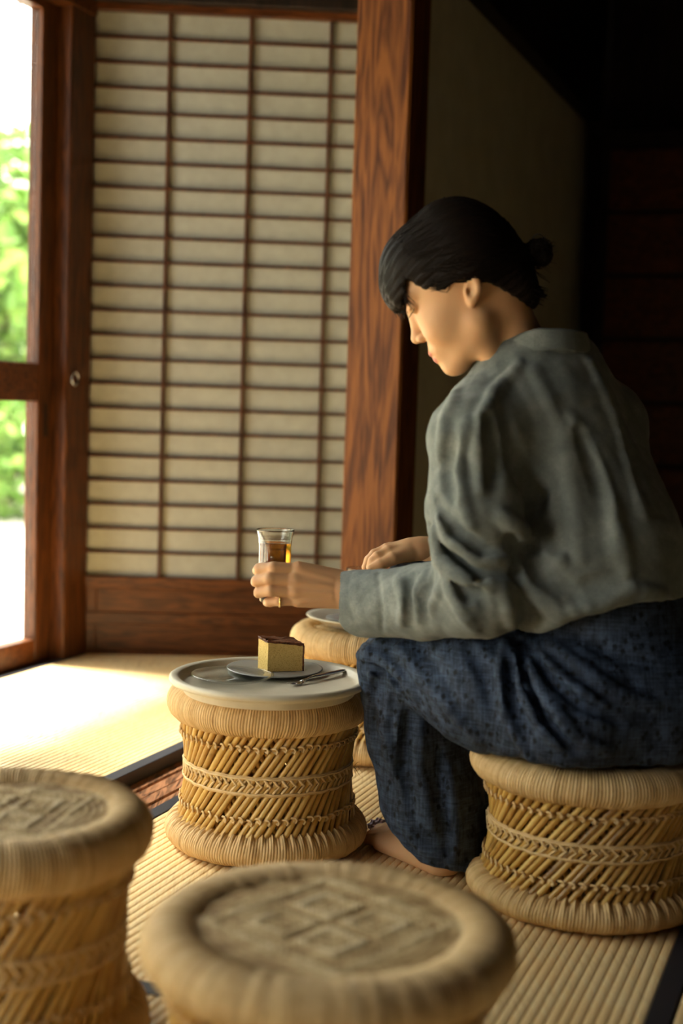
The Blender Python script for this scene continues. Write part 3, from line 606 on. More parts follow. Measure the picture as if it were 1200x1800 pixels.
# ---- head in its own axes: Fw forward (face), Up, Lf (towards her left, the viewer)
yaw = math.radians(9); hf = np.array([-.84 * math.cos(yaw), math.sin(yaw) * .84, -.54]); hf /= np.linalg.norm(hf)
hu = np.array([-.54, .06, .84]); hu -= hf * hu.dot(hf); hu /= np.linalg.norm(hu); hl = np.cross(hu, hf); 
if hl[1] > 0: hl = -hl
EARP = H(825, 515, 2.005); HO = EARP - hl * .068; HA = np.stack([hf, hl, hu])     # rows: local axes
def toL(P): return ((P - HO.astype(f32)) @ HA.T.astype(f32))
def toW(q): return HO + np.asarray(q) @ HA
def sym(Q): Q = Q.copy(); Q[..., 1] = np.abs(Q[..., 1]); return Q
def head_f(P):
    Q = toL(P); S_ = sym(Q)
    d = ell(Q, (-.009, 0, .043), (.084, .070, .086))
    d = smin(d, ell(Q, (.035, 0, .045), (.054, .058, .060)), .03)         # forehead
    d = smin(d, ell(Q, (.030, 0, -.018), (.056, .053, .062)), .03)        # mid face
    d = smin(d, cone(S_, (.010, .045, -.043), (.066, .012, -.0715), .018, .016), .028)   # jaw
    d = smin(d, cone(Q, (.050, 0, -.052), (.0735, 0, -.0735), .025, .016), .02)
    d = smin(d, ell(S_, (.061, .033, -.016), (.027, .022, .026)), .024)   # cheek
    d = smin(d, ell(Q, (.0805, 0, -.044), (.0175, .024, .021)), .016)      # muzzle
    d = smin(d, cone(S_, (.0815, .012, .047), (.072, .040, .047), .011, .009), .014)  # brow
    d = smax(d, -ell(S_, (.1040, .031, .032), (.020, .017, .0095)), .014)   # eye hollow
    d = smin(d, ell(S_, (.0800, .031, .0295), (.0125, .0145, .0105)), .004)  # closed lid
    d = smax(d, -cone(S_, (.0925, .019, .0245), (.085, .043, .0265), .0012, .0012), .0015)
    d = smin(d, cone(Q, (.0880, 0, .031), (.1010, 0, -.007), .0065, .0070), .012)   # nose
    d = smin(d, ell(Q, (.1035, 0, -.0115), (.0085, .0088, .0078)), .008)
    d = smin(d, ell(S_, (.0955, .0105, -.0155), (.0085, .0058, .0062)), .004)
    d = smax(d, -ell(S_, (.0985, .0055, -.0215), (.004, .0026, .0028)), .002)
    d = smin(d, ell(Q, (.0935, 0, -.0425), (.0072, .019, .0052)), .004)   # lips
    d = smin(d, ell(Q, (.0905, 0, -.0540), (.0078, .017, .0062)), .004)
    d = smax(d, -cone(S_, (.1010, 0, -.0480), (.084, .024, -.0465), .0014, .0012), .002)
    d = smin(d, ell(Q, (.0800, 0, -.0745), (.0120, .016, .0115)), .010)     # chin
    # ears
    E3 = np.array([-.50, .10, .86]); E3 /= np.linalg.norm(E3); E1 = np.array([.86, -.22, .50]); E1 -= E3 * E1.dot(E3); E1 /= np.linalg.norm(E1); E2 = np.cross(E3, E1)
    if E2[1] < 0: E2 = -E2
    Qe = (S_ - np.array([-.006, .069, .001], f32)) @ np.stack([E1, E2, E3]).T.astype(f32)
    e = ell(Qe, (-.001, 0, .003), (.0125, .0058, .0195)); e = smin(e, ell(Qe, (.003, 0, -.016), (.0068, .0045, .0085)), .010)
    e = smax(e, -ell(Qe, (.0015, .0065, .003), (.0078, .0052, .0130)), .003); e = smax(e, -ell(Qe, (.006, .003, -.001), (.0035, .006, .0048)), .003)
    e = smin(e, ell(Qe, (.0098, .0025, -.004), (.0028, .003, .005)), .004)
    d = smin(d, e, .004)
    NB = [toW((-.030, 0, -.025)), H(902, 606, 2.085), H(945, 690, 2.10)]
    d = smin(d, cone(P, NB[0], NB[1], .044, .043), .022)
    d = smin(d, cone(P, NB[1], NB[2], .043, .060), .02)
    d = smin(d, cone(P, toW((.012, .035, -.045)), H(872, 652, 2.045), .012, .014), .024)
    return d
Sh, El, Wr = H(830, 775, 1.985), H(848, 1045, 1.975), H(612, 1036, 2.158)
ShR, ElR, WrR = H(1060, 745, 2.20), H(960, 1000, 2.38), H(748, 968, 2.42)
hipc = H(1062, 1215, 2.06); KnL, AnL = H(688, 1178, 2.165), np.array([.178, 2.155, .055]); KnR, AnR = H(735, 1035, 2.42), H(770, 1405, 2.42)
def body_f(P):
    d = cone(P, H(950, 720, 2.09), H(1035, 980, 2.07), .085, .095)
    d = smin(d, cone(P, H(1035, 980, 2.07), hipc, .095, .11), .04)
    d = smin(d, chain(P, [H(930, 690, 2.08), Sh, El, Wr], [.05, .042, .036, .024], .03), .03)
    d = smin(d, chain(P, [H(960, 690, 2.12), ShR, ElR, WrR], [.05, .042, .034, .022], .03), .03)
    d = smin(d, chain(P, [H(1020, 1240, 2.0), KnL, AnL], [.075, .048, .03], .02), .03)
    d = smin(d, chain(P, [H(1090, 1200, 2.14), KnR, AnR], [.075, .048, .03], .02), .03)
    return smin(d, cone(P, H(902, 606, 2.085), H(945, 700, 2.10), .04, .06), .03)
# ---- hands
def fin(P, pts, r): return chain(P, pts, r, .003)
def handL_f(P):
    w0 = H(640, 1040, 2.15); w1 = H(606, 1037, 2.158)
    mc = [H(524, 1001, 2.153), H(517, 1020, 2.147), H(517, 1039, 2.148), H(524, 1055, 2.153)]
    d = cone(P, w0, w1, .025, .025)
    roots = [H(598, 1022, 2.162), H(598, 1032, 2.158), H(598, 1042, 2.158), H(598, 1050, 2.16)]
    for a, b, r in zip(roots, mc, (.0135, .0128, .0125, .0115)): d = smin(d, cone(P, a, b, .019, r), .007)
    pip = [H(481, 998, 2.146), H(474, 1017, 2.141), H(476, 1038, 2.142), H(491, 1056, 2.149)]
    dip = [H(456, 1000, 2.160), H(452, 1021, 2.155), H(456, 1041, 2.157), H(474, 1058, 2.160)]
    tip = [H(452, 1003, 2.183), H(449, 1023, 2.178), H(454, 1043, 2.179), H(469, 1059, 2.178)]
    for m_, a, b, c, r in zip(mc, pip, dip, tip, (.0098, .0100, .0096, .0084)): d = smin(d, fin(P, [m_, a, b, c], [r * 1.03, r * .98, r * .92, r * .82]), .0026)
    for m_, r in zip(mc, (.0095, .0100, .0095, .008)): d = smin(d, ell(P, m_ + np.array([.001, -.0035, .001]), (r, r * .8, r * .85)), .006)
    th = [H(590, 1018, 2.178), H(556, 1010, 2.200), H(525, 1006, 2.222), H(500, 1006, 2.235)]
    d = smin(d, fin(P, th, [.016, .013, .0105, .0085]), .008)
    for a, b in zip(roots, mc):
        q = (a * .45 + b * .55); d = smin(d, cone(P, a * .8 + b * .2 + np.array([0, -.0175, .001]), b + np.array([.004, -.0095, .0]), .0016, .0022), .006)
    return d
def handR_f(P):
    d = chain(P, [H(800, 985, 2.44), H(748, 966, 2.415), H(722, 966, 2.41)], [.024, .021, .020], .01)
    mc = [H(683, 969, 2.395), H(680, 965, 2.413), H(684, 964, 2.43), H(692, 966, 2.446)]
    for b in mc: d = smin(d, cone(P, H(735, 968, 2.412), b, .017, .0105), .012)
    pip = [H(663, 978, 2.386), H(658, 974, 2.408), H(662, 974, 2.428), H(674, 976, 2.446)]
    tip = [H(650, 996, 2.385), H(642, 997, 2.405), H(646, 998, 2.426), H(660, 996, 2.444)]
    for m_, a, c in zip(mc, pip, tip): d = smin(d, fin(P, [m_, a, (a + c) / 2 + np.array([-.002, 0, .001]), c], [.0100, .0088, .0082, .0068]), .0035)
    d = smin(d, fin(P, [H(715, 974, 2.395), H(690, 982, 2.378), H(668, 993, 2.37), H(651, 1000, 2.368)], [.014, .0115, .0095, .0075]), .008)
    return d
hx, tx = np.array([.190, 2.135, .0]), np.array([.050, 2.315, .0]); fdv = (tx - hx) / np.linalg.norm(tx - hx); fsv = np.array([-fdv[1], fdv[0], 0]) * -1   # fsv: towards the far, inner side
if fsv[1] < 0: fsv = -fsv
def foot_f(P):
    L = np.linalg.norm(tx - hx); q = lambda f, s, z: hx + fdv * L * f + fsv * s + np.array([0, 0, z])
    d = cone(P, q(.06, .01, .0265), q(.3, .012, .033), .026, .030); d = smin(d, cone(P, q(.12, .012, .03), q(.16, .012, .095), .025, .026), .02)
    d = smin(d, cone(P, q(.22, .012, .06), q(.62, .02, .026), .027, .022), .02)
    d = smin(d, cone(P, q(.1, -.004, .018), q(.68, -.012, .0175), .019, .0165), .02); d = smin(d, cone(P, q(.5, .03, .022), q(.74, .034, .02), .022, .0195), .018)
    for s, e, r in ((.040, 1.0, .0125), (.024, .985, .0092), (.010, .95, .0086), (-.003, .905, .0080), (-.015, .85, .0078)):
        d = smin(d, fin(P, [q(.70, s * .8 + .003, .018), q(e - .10, s, .016), q(e - .015, s, .0105)], [r * 1.25, r, r * .92]), .005)
    return smax(d, -(P[..., 2] - .0012), .002)
def f_skin(nt, b):
    a = N(nt, 'ShaderNodeAttribute', attribute_name='tint')
    nt.links.new(ramp(nt, a.outputs['Fac'], [(0, (.53, .315, .155)), (.5, (.55, .305, .16)), (1, (.42, .12, .085))]), b.inputs['Base Color'])
    b.inputs['Subsurface Weight'].default_value = .25; b.inputs['Subsurface Radius'].default_value = (.012, .005, .003); b.inputs['Subsurface Scale'].default_value = .6
    bump(nt, b, noise(nt, coords(nt), 700, 3), .0002, .5)
M['skin'] = mat('skin', (.55, .3, .18), .52, .28, f=f_skin)
person = empty('person', (hipc[0], hipc[1], .29)); POFF = -np.array(person.location)
def put(name, V, Fs, m, tint=None, smooth=True, parent=person):
    o = new_obj(name, np.asarray(V) + POFF, Fs, m, parent, smooth, tint); return o
VV, FFs, TT = [], [], []; nv = 0
def part(f, lo, hi, h, tf=None):
    global nv
    V, Fs = nets(f, lo, hi, h); VV.append(V); FFs.append(Fs + nv); nv += len(V); TT.append(np.full(len(V), .35) if tf is None else tf(V))
hb_lo = np.min([HO - .16, H(990, 700, 2.2) - .0], 0); 
def tint_head(V):
    Q = sym(toL(V.astype(f32))); t = np.full(len(V), .35)
    lip = np.minimum(ell(Q, (.0975, 0, -.0425), (.008, .0195, .0052)), ell(Q, (.095, 0, -.0540), (.0085, .0175, .0062))); t = np.where(lip < .0005, .95, t)
    bl = np.linalg.norm(Q - np.array([.068, .042, -.02]), axis=1); t = np.maximum(t, .35 + .22 * np.exp(-(bl / .018) ** 2)); return t
part(head_f, HO + np.array([-.14, -.12, -.15]), HO + np.array([.19, .15, .17]), .0017, tint_head)
part(handL_f, H(435, 1080, 2.12), H(650, 975, 2.26), .0017)
part(handR_f, np.array([.02, 2.34, .44]), np.array([.23, 2.49, .56]), .0019)
part(foot_f, np.array([.0, 2.1, -.002]), np.array([.25, 2.42, .13]), .0026)
part(body_f, (0., 1.9, .06), (.62, 2.5, .86), .009)
V = np.vstack(VV); put('body', V, np.vstack(FFs), M['skin'], np.concatenate(TT))
# nails and brows/lashes
# ---- hair
HLF = np.array([-.2, -.075, -.052, -.039, -.025, -.010, .0075, .030, .046, .057, .068, .080, .0945, .13]); HLU = np.array([-.085, -.080, -.038, -.012, .006, .0245, .030, .0195, .0185, .045, .069, .05, .034, .036])
def hair_f(P):
    Q = toL(P); d = ell(Q, (-.014, 0, .049), (.0865, .0785, .1015))
    d = smin(d, ell(Q, (.048, 0, .072), (.061, .063, .065)), .03); d = smin(d, ell(Q, (.088, 0, .057), (.026, .048, .034)), .02)
    d = smin(d, ell(Q, (-.068, 0, -.01), (.028, .042, .055)), .03)
    d = smin(d, ell(Q, (-.004, 0, .020), (.060, .0775, .040)), .01)
    u = np.interp(Q[..., 0], HLF, HLU).astype(f32) + .004 * np.maximum(0, np.sin(Q[..., 1] * 260 + 3)) * (Q[..., 0] > .075)
    d = smax(d, (u - Q[..., 2]) * .6, .006)
    fl = np.arctan2(Q[..., 1], Q[..., 2] - .03) ; g_ = np.clip((Q[..., 0] - .03) / .03, 0, 1)
    st = .0010 * np.sin(fl * 34 + Q[..., 0] * 30) + .0008 * np.sin(fl * 71 - Q[..., 0] * 60) + .0009 * np.sin(Q[..., 1] * 420) * g_
    return d + st * .8
V, Fs = nets(hair_f, HO + np.array([-.16, -.12, -.12]), HO + np.array([.16, .12, .20]), .0022)
def f_hair(nt, b):
    n = noise(nt, coords(nt, (140, 260, 260)), 1.5, 4); nt.links.new(ramp(nt, n, [(.3, (.003, .002, .0015)), (.7, (.012, .007, .0045))]), b.inputs['Base Color']); bump(nt, b, n, .0012, .7)
M['hair'] = mat('dark_hair', (.012, .008, .006), .55, .10, f=f_hair)
put('hair', V, Fs, M['hair'])
bm_ = MB(); g5 = np.random.default_rng(5)
bun = toW((-.120, .0, -.012)); tie = H(925, 443, 2.06)
def hsurf(q):                          # push a local point on to the hair surface
    W_ = toW(q)[None].astype(f32)
    for _ in range(6):
        e = .003; d = hair_f(W_)[0]; n_ = np.array([(hair_f(W_ + (np.eye(3)[i] * e).astype(f32)) - hair_f(W_ - (np.eye(3)[i] * e).astype(f32)))[0] for i in range(3)]); n_ = n_ / (np.linalg.norm(n_) + 1e-9); W_ = W_ - (n_ * (d - .0006))[None].astype(f32)
    return W_[0]
for k in range(150):                   # strands combed back to the tied tail
    l0 = g5.uniform(-1, 1) * .07; s = g5.uniform(.0, 1); a = np.array([.05 - .02 * abs(l0) / .07, l0 * .8, .12 - abs(l0) * .7]) + g5.normal(0, .003, 3)
    if g5.random() < .45: a = np.array([g5.uniform(.0, .06), .07 * g5.choice([-1, 1], p=[.2, .8]), g5.uniform(.03, .07)])
    e_ = np.array([-.100, .0, .012]); P_ = []
    for t in np.linspace(0, 1, 9): q = a * (1 - t) + e_ * t; c0 = np.array([-.02, 0, .045]); dv = q - c0; dv /= np.linalg.norm(dv); P_.append(hsurf(c0 + dv * .095))
    P_[-1] = P_[-1] * .4 + tie * .6; bm_.tube(P_, [.0002] + [.0008] * 7 + [.0004], 4, cap=False)
for k in range(120):                   # fringe
    l0 = g5.uniform(-.052, .056); top = toW((.035, l0 * .6, .128 - abs(l0) * .3)); mid = toW((.094 + g5.normal(0, .002) - abs(l0) * .25, l0 * .9, .100)); m2 = toW((.1125 + g5.normal(0, .0015) - abs(l0) * .45, l0, .070)); tp = toW((.1085 + g5.normal(0, .003) - abs(l0) * .55, l0 * 1.02, .034 + g5.normal(0, .005)))
    ts = np.linspace(0, 1, 10); P_ = [(1 - t) ** 3 * top + 3 * (1 - t) ** 2 * t * mid + 3 * (1 - t) * t * t * m2 + t ** 3 * tp for t in ts]; bm_.tube(P_, np.linspace(.0012, .0003, 10), 4, cap=False)
for k in range(90):                    # loose loops of the bun and nape wisps
    a0 = g5.uniform(0, 2 * math.pi); ax = g5.normal(0, 1, 3); ax /= np.linalg.norm(ax); u_ = np.cross(ax, [0, 0, 1.]); u_ /= np.linalg.norm(u_) + 1e-9; v_ = np.cross(ax, u_); c = H(944, 444, 2.06) + g5.normal(0, .004, 3); r_ = g5.uniform(.010, .021)
    bm_.tube([c + (u_ * math.cos(a0 + t) + v_ * math.sin(a0 + t)) * r_ for t in np.linspace(0, g5.uniform(2, 4.5), 10)], .0009, 4, cap=False)
for k in range(26):
    s0 = H(930 + g5.normal(0, 6), 450 + g5.normal(0, 8), 2.06 + g5.normal(0, .01)); e_ = s0 + np.array([g5.uniform(.018, .042), g5.normal(0, .008), g5.uniform(-.03, .028)]); m = (s0 + e_) / 2 + g5.normal(0, .005, 3)
    bm_.tube([s0, (s0 + m) / 2, m, e_], [.0008, .0007, .0005, .0002], 4, cap=False)
for k in range(60):
    s0 = H(900 + g5.uniform(-35, 12), 490 + g5.uniform(-8, 20), 2.03 + g5.uniform(0, .06)); e_ = s0 + (H(955, 521, 2.06) - H(905, 495, 2.06)) * g5.uniform(.6, 1.25) + g5.normal(0, .004, 3); m = (s0 + e_) / 2 + np.array([.002, 0, -.004])
    bm_.tube([s0, m, e_], [.0016, .0012, .0002], 4, cap=False)
o = put('hair_strands', np.vstack(bm_.V), bm_.F, M['hair'])
V, Fs = nets(lambda P: smin(smin(ell(P, H(946, 442, 2.06), (.019, .016, .019)), ell(P, H(953, 452, 2.062), (.014, .015, .013)), .006), smin(cone(P, H(905, 445, 2.06), H(932, 443, 2.06), .018, .009), cone(P, H(895, 474, 2.06), H(958, 521, 2.06), .020, .0035), .012), .006) + .0012 * sn(P, 300, 500, 200) + .0008 * sn(P, -500, 200, 700), H(890, 540, 2.0) - np.array([.02, 0, 0]), H(985, 415, 2.12), .0018)
put('hair_bun', V, Fs, M['hair'])
lm = MB()
for k in range(18):
    t = k / 17; a = toW((.0915 - .010 * t, .018 + .026 * t, .0232 + .002 * t)); lm.tube([a, a + hf * .004 - hu * .003 + hl * .001, a + hf * .0065 - hu * .0035 + hl * .0015], [.0004, .0003, .0001], 4)
put('eyelashes', np.vstack(lm.V), lm.F, M['hair'])
# ---- blouse
HEM = [H(x, y, 1.94) for x, y in ((870, 1122), (900, 1121), (960, 1110), (1010, 1090), (1050, 1066), (1110, 1057), (1200, 1057))]; HEMX = [q[0] for q in HEM]; HEMZ = [q[2] for q in HEM]
def blouse_base(P):
    d = cone(P, H(955, 745, 2.085), H(1030, 975, 2.065), .112, .137)
    d = smin(d, cone(P, H(1030, 975, 2.065), H(1040, 1060, 2.055), .137, .136), .03)
    d = smin(d, cone(P, H(925, 672, 2.07), H(836, 772, 1.99), .058, .064), .05)
    d = smin(d, cone(P, H(985, 668, 2.11), H(1056, 748, 2.17), .058, .064), .05)
    d = smin(d, cone(P, H(850, 745, 2.06), H(835, 850, 2.08), .060, .06), .05)
    d = smin(d, cone(P, H(915, 640, 2.075), H(980, 640, 2.10), .052, .052), .04)
    d = smin(d, ell(P, H(985, 1030, 1.985), (.100, .068, .065)), .03)                # cloth bagging over the waist
    s = chain(P, [H(832, 780, 1.99), H(838, 900, 1.975), H(846, 1030, 1.97)], [.062, .066, .064], .03)
    s = smin(s, cone(P, H(846, 1045, 1.97), H(745, 1058, 2.05), .062, .052), .02)
    s = smin(s, cone(P, H(745, 1058, 2.05), H(615, 1062, 2.145), .052, .051), .02)
    d = smin(d, cone(P, H(1062, 765, 2.14), H(1055, 950, 2.075), .060, .115), .03)
    d = smin(d, s, .004 + .03 * np.clip((P[..., 2] - .60) / .12, 0, 1))
    ar = chain(P, [H(1056, 748, 2.18), H(975, 990, 2.36), H(765, 985, 2.425)], [.065, .058, .040], .02)
    d = smin(d, ar, .03)
    # hem: cut off below a tilted line round the waist
    hz = np.interp(P[..., 0], HEMX, HEMZ).astype(f32) + .003 * np.sin(P[..., 0] * 60)
    cut = np.where((P[..., 0] > .235) | (P[..., 1] > 2.3), (hz - P[..., 2]) * .9, -1.); cut = np.where(P[..., 1] > 2.25, -1., cut)
    sh = P - np.asarray(H(880, 1050, 1.97), f32)
    d2 = smax(d, cut, .006)
    d = np.where(s < d + .004, smin(d2, s, .006), d2)
    dv = (H(615, 1062, 2.145) - H(745, 1058, 2.05)); dv /= np.linalg.norm(dv); dv2 = dv + np.array([0, 0, -.30]); dv2 /= np.linalg.norm(dv2)
    c0 = H(619, 1062, 2.14); d = smax(d, (P - c0.astype(f32)) @ dv2.astype(f32), .003)      # cuff opening
    d = smax(d, -cone(P, H(560, 1056, 2.185), H(648, 1060, 2.12), .0445, .038), .003)
    d = smax(d, -cone(P, H(700, 960, 2.41), H(790, 975, 2.44), .032, .032), .004)
    return d
B_R = [([(912, 642), (868, 690), (846, 735), (838, 800), (846, 860)], .010, .0055), ([(820, 745), (800, 800), (812, 880), (830, 950)], .012, .005),
       ([(880, 908), (908, 928), (945, 948), (985, 985)], .013, .009), ([(1000, 735), (1040, 820), (1075, 905), (1100, 1000)], .020, .006),
       ([(765, 935), (778, 985), (820, 1022), (880, 1030)], .013, .010), ([(775, 900), (790, 945), (840, 985), (885, 985)], .012, .007),
       ([(908, 985), (935, 1040), (985, 1078), (1060, 1060)], .014, .008), ([(1060, 1060), (1110, 1035), (1165, 1045)], .012, .006), ([(780, 1000), (800, 1050), (832, 1105)], .011, .006),
       ([(700, 1020), (712, 1060), (705, 1095)], .009, .004), ([(748, 1005), (728, 1050), (735, 1090)], .009, .004), ([(775, 1025), (755, 1075)], .008, .004),
       ([(940, 650), (990, 760), (1010, 900), (1020, 980)], .016, .004), ([(1040, 640), (1090, 760), (1130, 900)], .016, .004), ([(800, 690), (780, 740), (775, 800)], .010, .004), ([(880, 1030), (895, 1080), (905, 1112)], .010, .006)]
B_G = [([(795, 775), (786, 830), (795, 880)], .014, .005), ([(860, 740), (870, 800), (866, 870)], .016, .006), ([(885, 725), (912, 830), (945, 920), (975, 960)], .022, .009),
       ([(898, 945), (908, 975), (908, 1015)], .011, .011), ([(752, 925), (785, 968), (830, 1003), (895, 1012)], .009, .011), ([(770, 880), (800, 930), (850, 965), (890, 960)], .010, .006),
       ([(925, 960), (955, 1010), (1010, 1040), (1080, 1010)], .018, .007), ([(1020, 760), (1050, 860), (1060, 960)], .018, .004), ([(800, 1010), (822, 1050), (838, 1040)], .009, .006), ([(855, 1065), (835, 1030), (845, 1010)], .008, .005),
       ([(724, 1015), (720, 1060), (722, 1100)], .008, .004), ([(762, 1010), (745, 1060), (752, 1095)], .008, .004), ([(664, 1008), (668, 1050), (672, 1110)], .003, .0018), ([(1075, 700), (1110, 800), (1145, 900)], .016, .004), ([(940, 1075), (948, 1112)], .008, .005)]
bl0 = cloth(blouse_base, B_R, B_G)
def crump(P, k):                       # shallow random creases
    Q = P + (.006 * np.stack([sn(P, 31, 22, 47), sn(P, 52, -17, 23, 1), sn(P, -27, 39, 18, 2)], -1)).astype(f32)
    return -np.abs(sn(Q, 46 * k, 28 * k, 20 * k)) * .5 - np.abs(sn(Q, -33 * k, 41 * k, 55 * k, 1.3)) * .5 - .4 * np.abs(sn(Q, 70 * k, -60 * k, 45 * k, .4))
def blouse_f(P): return bl0(P) + .0022 * (crump(P, 1.) + .7) + .0008 * (crump(P, 2.3) + .7)
V, Fs = nets(blouse_f, (0., 1.86, .37), (.64, 2.50, .87), .0034)
def f_linen(nt, b):
    v = coords(nt); n = noise(nt, v, 22, 6, .65); n2 = noise(nt, coords(nt, (1, 1, 9)), 150, 3); n3 = noise(nt, coords(nt, (9, 5, 1)), 150, 3)
    ad = N(nt, 'ShaderNodeMath', operation='ADD'); nt.links.new(n2, ad.inputs[0]); nt.links.new(n3, ad.inputs[1])
    mx = N(nt, 'ShaderNodeMath', operation='MULTIPLY_ADD'); nt.links.new(ad.outputs[0], mx.inputs[0]); mx.inputs[1].default_value = .35; nt.links.new(n, mx.inputs[2])
    nt.links.new(ramp(nt, mx.outputs[0], [(.68, (.105, .120, .114)), (.88, (.155, .172, .160)), (1.05, (.215, .23, .212))]), b.inputs['Base Color']); bump(nt, b, ad.outputs[0], .0007, .8)
    b.inputs['Sheen Weight'].default_value = .12
M['linen'] = mat('grey_linen', (.18, .2, .2), .8, .2, f=f_linen)
bl = put('blouse', V, Fs, M['linen'])
cb = MB()      # collar: a standing band round the neck, folded over
cN = H(944, 610, 2.085); th = np.linspace(0, 2 * math.pi, 97); pr = []
xs_ = [H(x, 600, 2.06)[0] for x in (856, 872, 888, 910, 932, 980, 1030)]; zs_ = [H(900, y, 2.06)[2] for y in (648, 622, 604, 588, 579, 577, 579)]; zl_ = [H(900, y, 2.06)[2] for y in (660, 648, 634, 623, 616, 613, 617)]
for t in th:
    x = cN[0] + .0735 * math.cos(t); y = cN[1] + .066 * math.sin(t); zt = np.interp(x, xs_, zs_); zb = np.interp(x, xs_, zl_); e = np.array([math.cos(t), math.sin(t), 0]); c = np.array([x, y, 0])
    pr.append([c + ZV * (zb - .03) - e * .002, c + ZV * (zt - .002) - e * .004, c + ZV * zt - e * .002, c + ZV * (zt - .002) + e * .001, c + ZV * zb + e * .010 + ZV * .001 * math.sin(9 * t), c + ZV * (zb - .0015) + e * .0085, c + ZV * (zb + .002) + e * .005, c + ZV * (zb - .03) + e * .002])
V = np.array(pr).reshape(-1, 3); m_ = 8; o = new_obj('collar', V + POFF, [(i * m_ + j, (i + 1) * m_ + j, (i + 1) * m_ + (j + 1) % m_, i * m_ + (j + 1) % m_) for i in range(96) for j in range(m_)], M['linen'], bl, False)
# ---- trousers
def pants_base(P):
    d = ell(P, H(1090, 1235, 2.075), (.175, .17, .150))
    d = smin(d, cone(P, H(1060, 1100, 2.07), hipc, .125, .14), .03)
    th_ = chain(P, [H(1000, 1258, 1.985), H(855, 1208, 2.05), H(702, 1165, 2.150)], [.108, .090, .056], .03); d = smin(d, th_, .03)
    kn = chain(P, [H(690, 1172, 2.155), H(724, 1290, 2.165), H(758, 1400, 2.165), H(782, 1510, 2.16)], [.058, .070, .080, .074], .02)
    kn = smax(kn, (np.interp(P[..., 0], [H(x, 1500, 2.09)[0] for x in (635, 652, 690, 740, 835, 900)], [H(900, y, 2.09)[2] for y in (1420, 1440, 1488, 1526, 1540, 1535)]).astype(f32) - P[..., 2]) * .8, .006)
    d = smin(d, kn, .010)
    r = chain(P, [H(1100, 1170, 2.17), H(735, 1034, 2.43)], [.12, .060], .03); d = smin(d, r, .02)
    r2 = chain(P, [H(735, 1037, 2.43), H(785, 1200, 2.42), H(822, 1370, 2.39)], [.058, .075, .088], .02); r2 = smax(r2, -(P[..., 2] - .06), .006)
    d = smin(d, r2, .015)
    zf = np.interp(P[..., 0], [.17, .195, .22, .24, .27], [-.1, .17, .225, .241, .247]).astype(f32)
    fl_ = (zf - P[..., 2]) * .6; fl_ = np.where(P[..., 1] > 2.33, -1., fl_); leg = smin(kn, r2, .01)
    return np.minimum(smax(d, fl_, .008), leg)
P_R = [([(890, 1130), (880, 1190), (890, 1260), (930, 1330)], .010, .006), ([(965, 1130), (1030, 1180), (1090, 1220), (1150, 1240)], .012, .005), ([(700, 1215), (706, 1300), (722, 1400)], .009, .005), ([(905, 1150), (915, 1210), (945, 1270), (985, 1310)], .010, .006), ([(930, 1170), (965, 1235), (1010, 1290), (1070, 1320)], .010, .006), ([(945, 1150), (1000, 1205), (1060, 1240)], .010, .005), ([(632, 1150), (668, 1160), (702, 1185), (730, 1225)], .010, .006),
       ([(700, 1140), (740, 1190), (790, 1245), (840, 1300)], .011, .006), ([(690, 1200), (676, 1280), (690, 1360)], .010, .005), ([(740, 1270), (735, 1360), (760, 1450)], .012, .005), ([(790, 1350), (800, 1440), (800, 1510)], .011, .005), ([(700, 1440), (740, 1490), (790, 1515)], .009, .004), ([(640, 1135), (655, 1180), (665, 1240)], .009, .005)]
P_G = [([(915, 1135), (920, 1200), (955, 1265), (1010, 1320)], .008, .008), ([(925, 1130), (970, 1195), (1020, 1240), (1090, 1270)], .008, .007), ([(895, 1170), (900, 1230), (930, 1290)], .010, .006), ([(640, 1170), (680, 1180), (705, 1205)], .007, .006), ([(660, 1200), (652, 1270), (665, 1330)], .009, .006),
       ([(715, 1260), (708, 1350), (728, 1440)], .011, .007), ([(770, 1300), (772, 1400), (785, 1490)], .010, .006), ([(730, 1130), (765, 1170), (800, 1220)], .011, .005), ([(820, 1130), (850, 1180), (870, 1250)], .014, .005), ([(1000, 1110), (1080, 1150), (1150, 1170)], .014, .005)]
pn0 = cloth(pants_base, P_R, P_G)
def pants_f(P): return pn0(P) + .0020 * (crump(P, 1.1) + .7) + .0006 * sn(P, 120, -60, 90) * sn(P, 70, 90, -60)
V, Fs = nets(pants_f, (0., 1.83, .02), (.66, 2.56, .60), .0036)
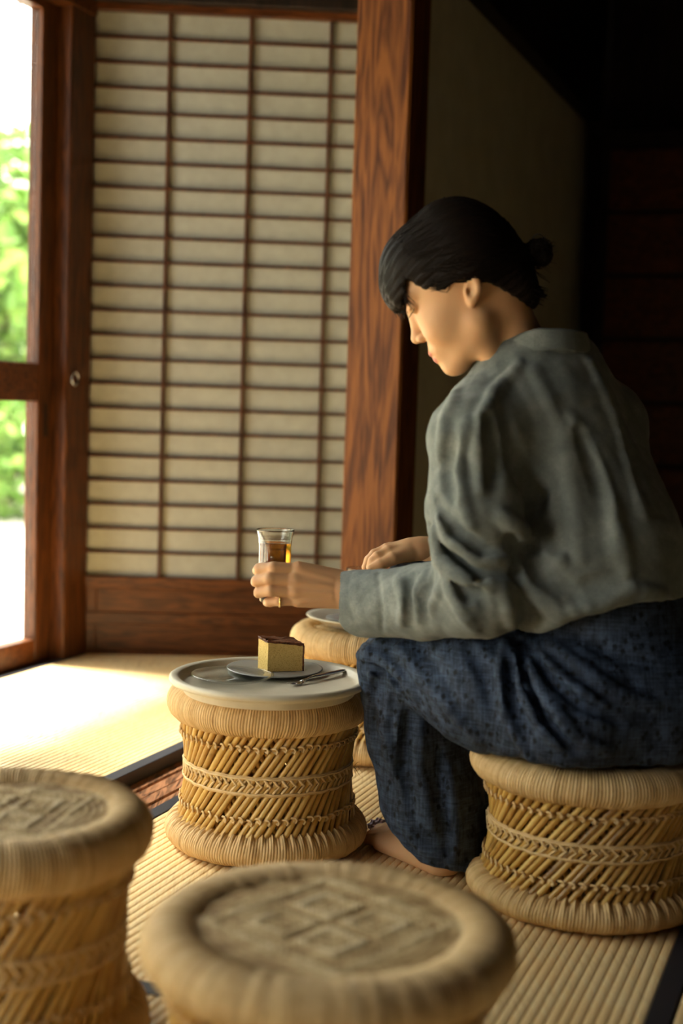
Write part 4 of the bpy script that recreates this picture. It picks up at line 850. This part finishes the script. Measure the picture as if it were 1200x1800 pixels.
def f_indigo(nt, b):
    ro = (.25, .5, .1); v = coords(nt, (1, 1, 1), ro); n = noise(nt, v, 45, 5, .7)
    b1 = noise(nt, coords(nt, (900, 60, 60), ro), .45, 2); b2 = noise(nt, coords(nt, (60, 60, 900), ro), .45, 2)
    def ma(op, x, y, z=None):
        m = N(nt, 'ShaderNodeMath', operation=op)
        for i, q in enumerate((x, y, z)):
            if q is None: continue
            if isinstance(q, (int, float)): m.inputs[i].default_value = q
            else: nt.links.new(q, m.inputs[i])
        return m.outputs[0]
    vo = N(nt, 'ShaderNodeTexVoronoi', distance='CHEBYCHEV'); vo.inputs['Scale'].default_value = 76; vo.inputs['Randomness'].default_value = .8; nt.links.new(coords(nt, (1, 1, .75), ro), vo.inputs['Vector'])
    dot = N(nt, 'ShaderNodeMapRange'); dot.inputs[1].default_value = .12; dot.inputs[2].default_value = .27; nt.links.new(vo.outputs['Distance'], dot.inputs[0])
    t = ma('MULTIPLY_ADD', n, .55, ma('MULTIPLY_ADD', b1, .35, ma('MULTIPLY', b2, .35))); t = ma('MULTIPLY', t, ma('MULTIPLY_ADD', dot.outputs[0], .42, .58))
    nt.links.new(ramp(nt, t, [(.38, (.003, .004, .007)), (.56, (.014, .021, .038)), (.80, (.052, .078, .135))]), b.inputs['Base Color']); bump(nt, b, t, .0016, .8)
M['indigo'] = mat('indigo_cloth', (.03, .04, .07), .75, .25, f=f_indigo)
put('trousers', V, Fs, M['indigo'])
# ---- ring, nail
rc = H(490, 1056, 2.149); rd_ = H(524, 1055, 2.153) - H(491, 1056, 2.149); rd_ /= np.linalg.norm(rd_); ru = np.cross(rd_, [0, 1, 0]); ru /= np.linalg.norm(ru); rv = np.cross(rd_, ru)
b = MB(); b.tube([rc + rd_ * .001 + POFF + (ru * math.cos(t) + rv * math.sin(t)) * .0094 for t in np.linspace(0, 2 * math.pi, 32, endpoint=False)], .0016, 8, closed=True); b.build('finger_ring', M['gold'], person, True)
tag(person, 'woman in a grey linen blouse and indigo trousers seated on a stool, holding a glass', 'person')
# lilac scrap by the toes
lc = FL(663, 1464, .0)
V, Fs = nets(lambda P: smin(smin(ell(P, lc + np.array([.0, .0, .012]), (.014, .012, .011)), ell(P, lc + np.array([-.009, .004, .008]), (.009, .010, .008)), .004), ell(P, lc + np.array([.009, -.004, .018]), (.010, .008, .006)), .004) + .0016 * sn(P, 420, 300, 500) + .001 * sn(P, -700, 500, 300), lc - np.array([.03, .03, .003]), lc + np.array([.03, .03, .035]), .0015)
V[:, 2] -= V[:, 2].min() - .0008; o = new_obj('lilac_cloth', V, Fs, mat('lilac_cloth', (.42, .36, .47), .6, .4), None, True); tag(o, 'small crumpled lilac cloth on the mat beside her bare toes', 'cloth')
